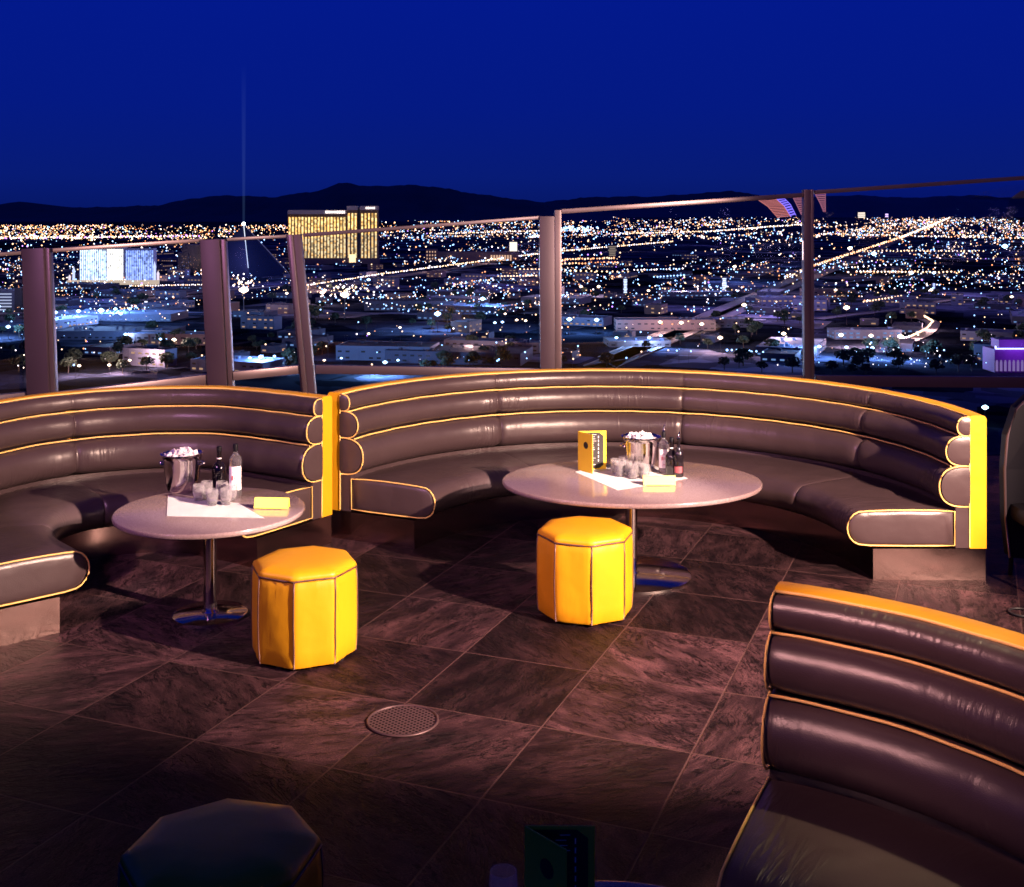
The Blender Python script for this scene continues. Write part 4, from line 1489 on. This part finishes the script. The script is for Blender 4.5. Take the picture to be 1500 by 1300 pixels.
# buildings one can point to
SB = [  # px,py of base centre, w,d,h, wall, roof, win, rz, label
    (566, 528, 85, 40, 12, 'pale', 'dark', 'off', R(-8), 'long pale warehouse wall left of the bluish star-bright mast near the deck edge'),
    (672, 533, 120, 55, 10, 'dim', 'dark', 'off', R(-12), 'large dark-roofed warehouse just beyond the banquette, left of the double post'),
    (730, 515, 100, 26, 9, 'pale', 'grey', 'off', R(-16), 'pale-topped long warehouse under two small warm lamps beside the double post'),
    (1165, 449, 95, 42, 12, 'pale', 'white', 'warm', R(0), 'brightly lit pale flat-roofed store left of the thin post'),
    (975, 484, 110, 30, 11, 'tan', 'grey', 'off', R(0), 'tan warehouse wall under three starry warm floodlights'),
    (1060, 480, 60, 30, 9, 'pale', 'white', 'off', R(6), 'small pale building right of the three warm floodlights'),
    (935, 508, 60, 40, 5, 'tan', 'grey', 'off', R(4), 'low tan oval-looking forecourt building near the deck edge'),
    (1020, 435, 110, 40, 7, 'dim', 'white', 'cool', R(0), 'white-roofed shopping hall in the middle of the right city view'),
    (1270, 497, 70, 25, 9, 'pale', 'white', 'cool', R(2), 'white signboard building under two warm floodlights'),
    (1215, 436, 80, 26, 12, 'tan', 'dark', 'warm', R(0), 'reddish low block with warm windows right of the thin post'),
    (600, 455, 120, 40, 12, 'dim', 'dark', 'cool', R(0), 'dark wide hall in front of the gold hotel'),
    (160, 470, 160, 60, 8, 'dim', 'white', 'cool', R(-4), 'wide teal-lit flat roof between the two thick left posts'),
    (165, 497, 120, 60, 8, 'dim', 'grey', 'cool', R(0), 'grey flat roof below the row of bluish floodlights'),
    (255, 505, 90, 30, 10, 'tan', 'grey', 'warm', R(-6), 'reddish low building beside the second thick post'),
]
for (px, py, w, d, h, wa, ro, wi, rz, lab) in SB:
    p = city(px, py)
    o = low_building(w, d, h, wa, ro, wi, px, loc=(p.x, p.y + d * .4, -DROP), rz=rz)
    o['label'] = lab
    placed.append((p.x, p.y))

n = 0
tries = 0
while n < 170 and tries < 6000:
    tries += 1
    py = rng.choice([rng.uniform(372, 420), rng.uniform(400, 470), rng.uniform(440, 550)]); px = rng.uniform(-20, 1530)
    p = city(px, py)
    u, v = round(p.dot(GU) / 45) * 45 + 20, round(p.dot(GV) / 60) * 60 + 25
    p = GU * u + GV * v
    if any(abs(p.x - q[0]) < 62 and abs(p.y - q[1]) < 50 for q in placed): continue
    if 950 < px < 1500 and py > 540: continue
    put(rng.choice([0, 1, 1, 2, 3, 4, 4, 5]), p)
    n += 1

# trees ---------------------------------------------------------------------------
leafm = principled('night_foliage', (.03, .05, .03), .8)
barkm = principled('bark', (.06, .045, .04), .9)
tps = []
for k in range(3):
    rg = random.Random(40 + k)
    o = empty('tree', (0, 0, 0), 'dark round-crowned tree standing between the low roofs', 'tree', 'dark trees of the nearer city')
    bm = bmesh.new()
    tube(bm, [(0, 0, 0), (.1, 0, 2), (0, .1, 4), (0, 0, 6)], [.35, .28, .2, .1], 6)
    for i in range(3):
        a = i * 2.1
        tube(bm, [(0, 0, 3), (math.cos(a) * 1.8, math.sin(a) * 1.8, 5.5)], [.15, .06], 5)
    fin(bm, 'trunk', barkm, o)
    bm = bmesh.new()
    for i in range(230):
        a, b, q = rg.uniform(0, 2 * PI), rg.uniform(-.6, 1), rg.random() ** .4
        rr = 3.6 * q * (1 + .25 * math.sin(3 * a + k)) * math.sqrt(max(.05, 1 - b * b * .8))
        c = Vector((rr * math.cos(a), rr * math.sin(a), 6 + b * 3))
        s = rg.uniform(.5, 1.1)
        ax = Vector((rg.gauss(0, 1), rg.gauss(0, 1), rg.gauss(0, 1))).normalized(); t = ax.orthogonal().normalized(); t2 = ax.cross(t)
        bm.faces.new([bm.verts.new(c + t * s), bm.verts.new(c + t2 * s), bm.verts.new(c - t * s), bm.verts.new(c - t2 * s * .6)])
    fin(bm, 'crown', leafm, o, False)
    tps.append(o)
n = 0
while n < 210:
    py = rng.uniform(425, 552); px = rng.uniform(-20, 1520)
    cl = math.sin(px * .03 + 1) + math.sin(px * .011 + py * .07)
    if rng.random() > .45 + .3 * cl: continue
    p = city(px, py)
    o = tps[n] if n < 3 else copy_tree(tps[n % 3])
    o.location = (p.x, p.y, -DROP); s = rng.uniform(.8, 1.7); o.scale = (s * 1.15, s * 1.15, s); o.rotation_euler.z = rng.uniform(0, 6)
    n += 1


# ------------------------------------------------------------------ landmarks
def facade_mat(name, ca_, cb_, s, cw, chh, off_frac, fin_dark=.25):
    """glowing columns for lit windows and floodlit facades; object coordinates in metres, columns along x"""
    m, nt, out = new_mat(name)
    L = nt.links.new
    tc = N(nt, 'ShaderNodeTexCoord')
    mp = N(nt, 'ShaderNodeMapping'); mp.inputs['Scale'].default_value = (1 / cw, 0, 1 / chh)
    L(tc.outputs['Object'], mp.inputs[0])
    fl = N(nt, 'ShaderNodeVectorMath', operation='FLOOR'); L(mp.outputs[0], fl.inputs[0])
    wn = N(nt, 'ShaderNodeTexWhiteNoise'); L(fl.outputs[0], wn.inputs['Vector'])
    gt = N(nt, 'ShaderNodeMapRange'); gt.inputs['From Min'].default_value = off_frac; gt.inputs['From Max'].default_value = off_frac + .25; gt.inputs['To Min'].default_value = .35
    L(wn.outputs['Value'], gt.inputs['Value'])
    mx = N(nt, 'ShaderNodeMix', data_type='RGBA'); mx.inputs[6].default_value = rgb(ca_); mx.inputs[7].default_value = rgb(cb_)
    sp = N(nt, 'ShaderNodeSeparateColor'); L(wn.outputs['Color'], sp.inputs[0]); L(sp.outputs[1], mx.inputs[0])
    mu = N(nt, 'ShaderNodeMath', operation='MULTIPLY'); mu.inputs[1].default_value = s; L(gt.outputs[0], mu.inputs[0])
    e = N(nt, 'ShaderNodeEmission'); L(mx.outputs[2], e.inputs[0]); L(mu.outputs[0], e.inputs[1]); L(e.outputs[0], out.inputs[0])
    m.cycles.emission_sampling = 'NONE'
    return m


GOLD = facade_mat('gold_windows_flood', (1, .50, .12), (1, .76, .34), 1.75, 5, 4.5, .25)  # lit windows and floodlight share this glow
GOLDW = principled('gold_cladding', (.20, .10, .035), .5, vscale=.02)
goldlamp = emit('crown_light', (1, .80, .62), 2.2)
WHT = facade_mat('white_floodlit', (.55, .80, 1), (.9, .97, 1), 3.2, 3.5, 3.5, .1)  # floodlight on the white hotel, put into glowing facade strips
WHTC = facade_mat('cream_floodlit', (1, .86, .5), (1, .93, .7), 4.5, 3.5, 3.5, .0)
BLU = facade_mat('blue_floodlit', (.25, .38, 1), (.55, .7, 1), 2.2, 3.5, 3.5, .2)


def tower_block(parent, x0, x1, z1, yoff, depth, wallm, win_flood_m, pitch, mat_crown=None, rows=False, crown=6):
    w = x1 - x0
    bm = bmesh.new()
    box(bm, ((x0 + x1) / 2, yoff + depth / 2, z1 / 2), (w, depth, z1))
    n = int(w / pitch)
    for i in range(n + 1):
        box(bm, (x0 + w * i / n, yoff - .8, z1 / 2), (pitch * .22, 1.6, z1))
    fin(bm, 'wall', wallm, parent, False)
    bm = bmesh.new()
    for i in range(n):
        box(bm, (x0 + w * (i + .5) / n, yoff - .15, z1 * .49), (pitch * .62, .4, z1 * .9))
    fin(bm, 'window', win_flood_m, parent, False)  # on the white hotel these strips glow in place of floodlighting
    if mat_crown:
        bm = bmesh.new()
        box(bm, ((x0 + x1) / 2, yoff + depth / 2, z1 + crown / 2), (w + 1.5, depth + 3.5, crown))
        fin(bm, 'crown', mat_crown, parent, False)


# gold hotel
gp = city(487, 386)
gh = empty('hotel_tower', gp, 'gold-lit hotel with vertical ribs and a taller right wing, behind the leaning post', 'hotel')
kk = gp.y / F
crm = principled('crown_white', (.5, .45, .42), .6)
tower_block(gh, -65 * kk, 20 * kk, 72 * kk, 0, 28, GOLDW, GOLD, 4.6 * kk, crm, crown=6 * kk)
tower_block(gh, 21 * kk, 36 * kk, 78 * kk, 6, 34, GOLDW, GOLD, 4.6 * kk, crm, crown=6 * kk)
tower_block(gh, 41 * kk, 66 * kk, 78 * kk, 0, 28, GOLDW, GOLD, 4.2 * kk, crm, crown=6 * kk)
bm = bmesh.new(); box(bm, (38.5 * kk, 18, 40 * kk), (6 * kk, 14, 80 * kk)); fin(bm, 'stair_core', principled('dark_core', (.03, .02, .02), .5), gh, False)
bm = bmesh.new()
for i in range(12):
    box(bm, (-9 * kk + i * 2.4 * kk, -2.6, 75 * kk), (1.6 * kk, .6, rng.uniform(2.6, 3.6) * kk))
fin(bm, 'crown_sign', emit('sign_white', (1, .85, .78), 3.5), gh, False)
bm = bmesh.new()
for i in range(5):
    box(bm, (50 * kk + i * 2.8 * kk, -2.6, 81 * kk), (1.8 * kk, .6, rng.uniform(2, 3.4) * kk))
fin(bm, 'crown_sign', bpy.data.materials['sign_white'], gh, False)
bm = bmesh.new()
box(bm, (0, -26, 4 * kk), (140 * kk, 40, 8 * kk)); fin(bm, 'podium', WB['tan'], gh, False)
bm = bmesh.new(); box(bm, (33 * kk, -48, 7 * kk), (9 * kk, 3, 14 * kk)); fin(bm, 'entrance', emit('entry_light', (1, .62, .25), 3), gh, False)

# white hotel
wp = city(171, 416)
wh = empty('hotel_tower', wp, 'white and blue floodlit hotel slab between the two thick left posts', 'hotel')
kk = wp.y / F
wc = principled('white_render', (.4, .42, .5), .7, vscale=.02)
tower_block(wh, -54 * kk, -13 * kk, 53 * kk, 0, 18, wc, WHT, 2.6 * kk)
tower_block(wh, -12 * kk, 12 * kk, 54 * kk, -8, 24, wc, WHTC, 2.6 * kk)
tower_block(wh, 13 * kk, 54 * kk, 52 * kk, 0, 18, wc, BLU, 2.6 * kk)
for (x, h_, m_) in ((58, 34, 'cool'), (-60, 26, 'cool'), (63, 20, 'warm'), (-66, 14, 'warm')):
    bm = bmesh.new(); lathe(bm, [(1.8 * kk, 0), (1.8 * kk, h_ * .7 * kk), (2.4 * kk, h_ * .72 * kk), (0, h_ * kk)], (x * kk, -10, 0), 10)
    fin(bm, 'turret', emit('turret_' + m_, (1, .8, .75) if m_ == 'warm' else (.75, .8, 1), 1.5), wh, False)
bm = bmesh.new(); box(bm, (0, -20, 3 * kk), (130 * kk, 16, 6 * kk)); fin(bm, 'podium', emit('podium_light', (1, .72, .45), .9), wh, False)

# dark slab hotel
sp_ = city(284, 400)
o = empty('hotel_tower', sp_, 'unlit dark slab tower beside the second thick post', 'hotel')
kk = sp_.y / F
bm = bmesh.new(); box(bm, (0, 0, 21 * kk), (30 * kk, 30, 42 * kk)); box(bm, (-12 * kk, -4, 15 * kk), (16 * kk, 30, 30 * kk)); fin(bm, 'wall', principled('night_glass', (.012, .015, .03), .3), o, False)
bm = bmesh.new()
for i in range(26): box(bm, (rng.uniform(-14, 13) * kk, -19.3, rng.uniform(3, 25) * kk), (.8 * kk, .5, .7 * kk))
fin(bm, 'window', WIN['warm'], o, False)

# pyramid
pyp = city(357, 404)
o = empty('pyramid_hotel', pyp, 'dark glass pyramid with a bright beacon at its tip', 'pyramid')
kk = pyp.y / F
hh, bb = 75 * kk, 66 * kk
bm = bmesh.new()
ap = bm.verts.new((-9 * kk * 0, 0, hh))
cs = [bm.verts.new((x, y, 0)) for x, y in ((bb * .34, -bb * .94), (bb * .94, bb * .34), (-bb * .34, bb * .94), (-bb * .94, -bb * .34))]
for i in range(4): bm.faces.new((cs[i], cs[(i + 1) % 4], ap))
bm.faces.new(cs[::-1])
bmesh.ops.recalc_face_normals(bm, faces=bm.faces)
fin(bm, 'glass_body', principled('pyramid_glass', (.015, .02, .04), .25), o, False)
bm = bmesh.new()
tube(bm, [(0, -.5, hh), (bb * .34 * .82, -bb * .94 * .82 - 1.2, hh * .18 + .5)], .8, 5)
fin(bm, 'edge_light', emit('edge_white', (.8, .85, 1), 1.4), o)
bm = bmesh.new()
tube(bm, [(.8, 0, hh), (bb * .93, bb * .33, 4)], .5, 5)
fin(bm, 'edge_light', emit('edge_dim', (.45, .4, .8), .35), o)
bm = bmesh.new()
bmesh.ops.create_icosphere(bm, subdivisions=2, radius=3.4, matrix=Matrix.Translation((0, 0, hh + 1)))
fin(bm, 'beacon', emit('beacon_light', (.75, .88, 1), 22), o)
# light shaft of the beacon in the night air
ms, nt, out = new_mat('light_shaft')
ve = N(nt, 'ShaderNodeEmission'); ve.inputs[0].default_value = (.22, .42, 1, 1)
tc = N(nt, 'ShaderNodeTexCoord'); sx_ = N(nt, 'ShaderNodeSeparateXYZ'); nt.links.new(tc.outputs['Object'], sx_.inputs[0])
mr = N(nt, 'ShaderNodeMapRange'); mr.inputs['From Min'].default_value = 0; mr.inputs['From Max'].default_value = 330; mr.inputs['To Min'].default_value = .008; mr.inputs['To Max'].default_value = 0
nt.links.new(sx_.outputs[2], mr.inputs['Value']); nt.links.new(mr.outputs[0], ve.inputs[1]); nt.links.new(ve.outputs[0], out.inputs['Volume'])
bm = bmesh.new(); lathe(bm, [(2.6, 0), (6.5, 430)], n=24)
o = fin(bm, 'light_beam', ms, None)
o.location = (pyp.x, pyp.y, -DROP + hh + 2)
tag(o, 'faint blue light beam rising straight up from the pyramid tip', 'light beam', kind='stuff')

# parking block far left
pk = city(2, 458)
o = empty('parking_garage', pk, 'parking garage with white-lit decks at the left photo edge', 'garage')
kk = pk.y / F
bm = bmesh.new(); box(bm, (0, 20, 16 * kk), (40 * kk, 40, 32 * kk)); fin(bm, 'wall', WB['dim'], o, False)
for i in range(6):
    bm = bmesh.new(); box(bm, (-2 * kk, -.3, (4 + i * 4.6) * kk), (34 * kk, .8, 1.7 * kk)); fin(bm, 'window_row', emit('deck_light', (.85, .88, 1), .8), o, False)
bm = bmesh.new(); box(bm, (28 * kk, 14, 18 * kk), (16 * kk, 30, 36 * kk)); fin(bm, 'stair_tower', principled('dark_stair', (.02, .02, .03), .6), o, False)

# casino with sign tower right of the gold hotel
cpn = city(700, 383)
o = empty('casino', cpn, 'long pink-lit casino with a bright gold end bay, right of the gold hotel', 'casino')
kk = cpn.y / F
bm = bmesh.new(); box(bm, (0, 20, 7 * kk), (120 * kk, 40, 14 * kk)); box(bm, (-68 * kk, 10, 9 * kk), (16 * kk, 40, 18 * kk)); fin(bm, 'wall', WB['tan'], o, False)
bm = bmesh.new()
for i in range(8): box(bm, (20 * kk + i * 4 * kk, -.4, 5 * kk), (2.4 * kk, 1, 8 * kk))
for i in range(4):
    for j in range(3): box(bm, (-74 * kk + i * 4 * kk, -10.6, (4 + 5 * j) * kk), (1.4 * kk, 1, 2.2 * kk))
fin(bm, 'window', emit('casino_window', (1, .55, .28), 1.2), o, False)
sg = city(752, 381)
o = empty('sign_tower', sg, 'bright cream sign tower at the casino end', 'sign tower')
kk = sg.y / F
bm = bmesh.new(); box(bm, (0, 4, 14 * kk), (13 * kk, 8, 28 * kk)); fin(bm, 'pylon', WB['dim'], o, False)
bm = bmesh.new(); box(bm, (0, -.5, 17 * kk), (11 * kk, 1, 18 * kk)); fin(bm, 'sign_face', emit('sign_cream', (1, .78, .48), 2.2), o, False)

# small bright sign towers
for (px, py, w, h, c, lab) in [(916, 430, 6, 22, (.8, .9, 1), 'tall white glowing sign figure right of the double post'), (1061, 425, 7, 18, (.85, .9, 1), 'white glowing sign tower left of the thin post'), (1262, 320, 16, 9, (1, .78, .5), 'small bright cream hotel block on the far plain'),
                               (1299, 319, 6, 6, (.95, .6, 1), 'small pink-white glowing block on the far plain'), (897, 376, 14, 16, (.5, .36, .22), 'dim gold-brown office block right of the double post'), (1155, 448, 6, 9, (1, .6, .2), 'orange glowing block touching the thin post'), (1368, 426, 4, 11, (.6, .65, 1), 'small bluish glowing sign tower in the right city view'), (700, 412, 5, 8, (1, 1, .85), 'small white sign left of the double post'),
                               (214, 447, 5, 6, (1, .95, .9), 'small white sign board between the thick left posts')]:
    p = city(px, py); kk = p.y / F
    o = empty('sign_tower', p, lab, 'sign tower')
    bm = bmesh.new(); box(bm, (0, 3, h * .5 * kk), (w * kk, 6, h * kk)); box(bm, (0, 3, h * 1.01 * kk), (w * .6 * kk, 5, h * .06 * kk)); fin(bm, 'pylon', WB['dim'], o, False)
    bm = bmesh.new()
    nr = max(2, int(h / 2.4))
    for i in range(nr): box(bm, (0, -.4, h * (i + .6) / nr * .96 * kk), (w * rng.uniform(.6, .92) * kk, .8, h / nr * .62 * kk))
    fin(bm, 'sign_face', emit('face_%d' % px, c, 2.2 if c[0] > .55 else .8), o, False)

# neon club lower right
cb = city(1490, 546)
o = empty('night_club', cb, 'purple-lit club with a blue neon line and white arched windows at the photo edge', 'night club')
kk = cb.y / F
bm = bmesh.new(); box(bm, (4 * kk, 12, 17 * kk), (74 * kk, 24, 34 * kk)); box(bm, (0, 14, 40 * kk), (44 * kk, 16, 14 * kk))
fin(bm, 'wall', principled('violet_stucco', (.14, .03, .20), .7, vscale=.1), o, False)
bm = bmesh.new(); box(bm, (4 * kk, -.5, 35 * kk), (72 * kk, 1, 1.6 * kk)); box(bm, (-32 * kk, -.5, 37 * kk), (1.4 * kk, 1, 4 * kk)); fin(bm, 'neon_line', emit('neon_blue', (.45, .45, 1), 6), o, False)
bm = bmesh.new()
for i in range(9):
    box(bm, (-30 * kk + i * 6.2 * kk, -.3, 9 * kk), (3.4 * kk, .6, 14 * kk)); box(bm, (-30 * kk + i * 6.2 * kk, -.35, 17 * kk), (2.2 * kk, .6, 2.4 * kk))
fin(bm, 'window', emit('arch_light', (.75, .45, 1), .4), o, False)
ng = bpy.data.lights.new('neon_glow', 'POINT'); ng.color = (.55, .15, 1); ng.energy = 25000; ng.shadow_soft_size = 4
l = bpy.data.objects.new('neon_glow', ng); C.objects.link(l); l.parent = o; l.location = (0, -14, 40 * kk)

# ramp and roads ---------------------------------------------------------------
roadm = principled('road_asphalt', (.20, .17, .17), .8, vscale=.1)
def road(pxs, w, name='road', z=.3):
    bm = bmesh.new()
    P = [city(*p) for p in pxs]
    Q = []
    for i in range(len(P) - 1):
        for k in range(8):
            t = k / 8
            p0 = P[max(0, i - 1)]; p1 = P[i]; p2 = P[i + 1]; p3 = P[min(len(P) - 1, i + 2)]
            Q.append(.5 * ((2 * p1) + (-p0 + p2) * t + (2 * p0 - 5 * p1 + 4 * p2 - p3) * t * t + (-p0 + 3 * p1 - 3 * p2 + p3) * t ** 3))
    Q.append(P[-1])
    prev = None
    for i, q in enumerate(Q):
        t = (Q[min(len(Q) - 1, i + 1)] - Q[max(0, i - 1)]).normalized()
        n = Vector((-t.y, t.x, 0)) * w / 2
        cur = [bm.verts.new((q.x + n.x * s, q.y + n.y * s, -DROP + zz)) for s, zz in ((-1, z + .8), (-.96, z + .8), (-.955, z), (.955, z), (.96, z + .8), (1, z + .8))]
        if prev:
            for a in range(5): bm.faces.new((prev[a], prev[a + 1], cur[a + 1], cur[a]))
        prev = cur
    bmesh.ops.recalc_face_normals(bm, faces=bm.faces)
    return tag(fin(bm, name, roadm, None, False), kind='structure')


road([(1300, 506), (1335, 499), (1358, 487), (1366, 475), (1354, 468)], 16)
road([(440, 432), (560, 409), (680, 392), (800, 371), (990, 354)], 34)
road([(180, 444), (240, 436), (300, 428), (440, 418)], 26)
road([(1192, 397), (1320, 351), (1398, 316)], 30)
road([(1200, 468), (1240, 463), (1330, 452), (1400, 440), (1520, 442)], 18)
road([(1210, 416), (1260, 412), (1330, 405)], 18)
# lamps that light the ramp and the highways
for (px, py) in [(1345, 492), (1362, 478), (1320, 500), (560, 404), (640, 392), (720, 380), (900, 362), (260, 428), (480, 420), (1120, 440), (1180, 442), (1000, 428), (180, 408), (210, 408), (150, 408)]:
    mast(px, py - 1, 1, .55, 1, 'small warm lamp at the side of the highway')
    # distinct group for road lamps
for o in C.objects:
    if o.get('label') == 'small warm lamp at the side of the highway': o['group'] = 'lamps along the highways'

# unseen fill lights added to brighten the ground of the middle city
rg = random.Random(77)
gl = []
for i, (c, e) in enumerate((((1, .55, .42), 1.6e5), ((.35, .5, 1), 2.6e5), ((.6, .42, 1), 2e5))):
    q = bpy.data.lights.new('city_fill_light', 'POINT'); q.color = c; q.energy = e; q.shadow_soft_size = 20
    gl.append(q)
for i in range(40):
    px, py = rg.uniform(-20, 1520), 348 + 120 * rg.random() ** 1.2
    p = city(px, py)
    l = bpy.data.objects.new('city_fill_light', rg.choice(gl)); C.objects.link(l)
    l.location = (p.x, p.y, -DROP + 70)
    sc_ = (p.y / 1600)
    if sc_ > 1.6:
        l.location.z += 60

# remote airport-like tail: sky ---------------------------------------------------
w = bpy.data.worlds.new('World'); bpy.context.scene.world = w
w.use_nodes = True
nt = w.node_tree; nt.nodes.clear()
out = nt.nodes.new('ShaderNodeOutputWorld')
bg = nt.nodes.new('ShaderNodeBackground')
tc = nt.nodes.new('ShaderNodeTexCoord'); sx = nt.nodes.new('ShaderNodeSeparateXYZ'); nt.links.new(tc.outputs['Generated'], sx.inputs[0])
cr = nt.nodes.new('ShaderNodeValToRGB')
E_ = cr.color_ramp.elements
E_[0].position = 0.0; E_[0].color = (.0020, .0085, .125, 1)
E_[1].position = 1.0; E_[1].color = (.0015, .006, .05, 1)
for pos, c in ((.03, (.0022, .0110, .180)), (.09, (.0012, .0100, .225)), (.18, (.0008, .0098, .262)), (.4, (.001, .008, .13))):
    e = E_.new(pos); e.color = (*c, 1)
nt.links.new(sx.outputs[2], cr.inputs[0]); nt.links.new(cr.outputs[0], bg.inputs[0])
bg.inputs[1].default_value = 1.0
nt.links.new(bg.outputs[0], out.inputs[0])


# ------------------------------------------------------------------ deck lights
def spot(name, loc, tgt, energy, col, size, blend, soft):
    l = bpy.data.lights.new(name, 'SPOT')
    l.energy = energy; l.color = col; l.spot_size = R(size); l.spot_blend = blend; l.shadow_soft_size = soft
    o = bpy.data.objects.new(name, l); C.objects.link(o)
    o.location = loc
    d = Vector(tgt) - Vector(loc)
    o.rotation_euler = d.to_track_quat('-Z', 'Y').to_euler()
    return o


spot('terrace_key_fill', (4.3, 2.6, 3.1), (-.8, 8.3, .5), 7600, (1, .63, .49), 57, .4, .05)
spot('terrace_key_fill', (2.1, 4.25, 3.5), (1.40, 3.66, 1.0), 360, (1, .74, .42), 23, .8, .05)  # added to brighten the yellow cap of the nearest banquette
spot('table_spotlight', (4.2, 2.7, 3.3), (t1x + .05, t1y - .06, .62), 9500, (1, .74, .62), 6.4, .9, .04)
spot('table_spotlight', (4.1, 2.8, 3.3), (t2x + .02, t2y - .06, .62), 7000, (1, .74, .62), 8.5, .9, .04)
spot('terrace_key_fill', (-1.3, 2.9, 3.9), (.5, 5.95, 0), 330, (1, .28, .34), 39, .9, .3)  # added red fill for the middle of the floor
spot('terrace_key_fill', (-.2, 1.4, 3.2), (-.1, 8.9, 1.15), 420, (1, .68, .58), 33, .5, .2)  # fill added from the camera side for highlights on the back rolls
spot('terrace_key_fill', (-1.9, 1.9, 3.9), (1.5, 3.9, 1.0), 2300, (1, .46, .44), 21, 1.0, .7)  # added fill, lifts the rolls of the nearest banquette
spot('terrace_key_fill', (-4.2, 3.0, 3.8), (-.2, 9.6, 1.3), 700, (.80, .34, .72), 80, .8, .2)  # purple fill added over the posts of the screen
spot('terrace_key_fill', (1.0, 5.0, 5.0), (4.0, 10.2, 2.2), 950, (1, .52, .52), 60, .8, .2)  # weak fill added for the right-hand post and rail

# ------------------------------------------------------------------ camera, render
cd = bpy.data.cameras.new('camera'); cam = bpy.data.objects.new('camera', cd); C.objects.link(cam)
cam.location = (0, 0, EYE); cam.rotation_euler = (R(90), 0, 0)
cd.lens = 36 * F / 1500; cd.sensor_width = 36; cd.sensor_fit = 'HORIZONTAL'
cd.shift_y = -(650 - HY) / 1500
cd.clip_start = .05; cd.clip_end = 90000
sc = bpy.context.scene
sc.camera = cam
sc.view_settings.view_transform = 'Standard'; sc.view_settings.look = 'None'; sc.view_settings.exposure = 0; sc.view_settings.gamma = 1
sc.render.engine = 'CYCLES'
sc.cycles.max_bounces = 8; sc.cycles.transparent_max_bounces = 24; sc.cycles.glossy_bounces = 4; sc.cycles.diffuse_bounces = 3
sc.cycles.sample_clamp_indirect = 4.0
sc.cycles.use_denoising = True
sc.cycles.filter_width = 1.6
sc.render.resolution_x, sc.render.resolution_y = 1024, 887
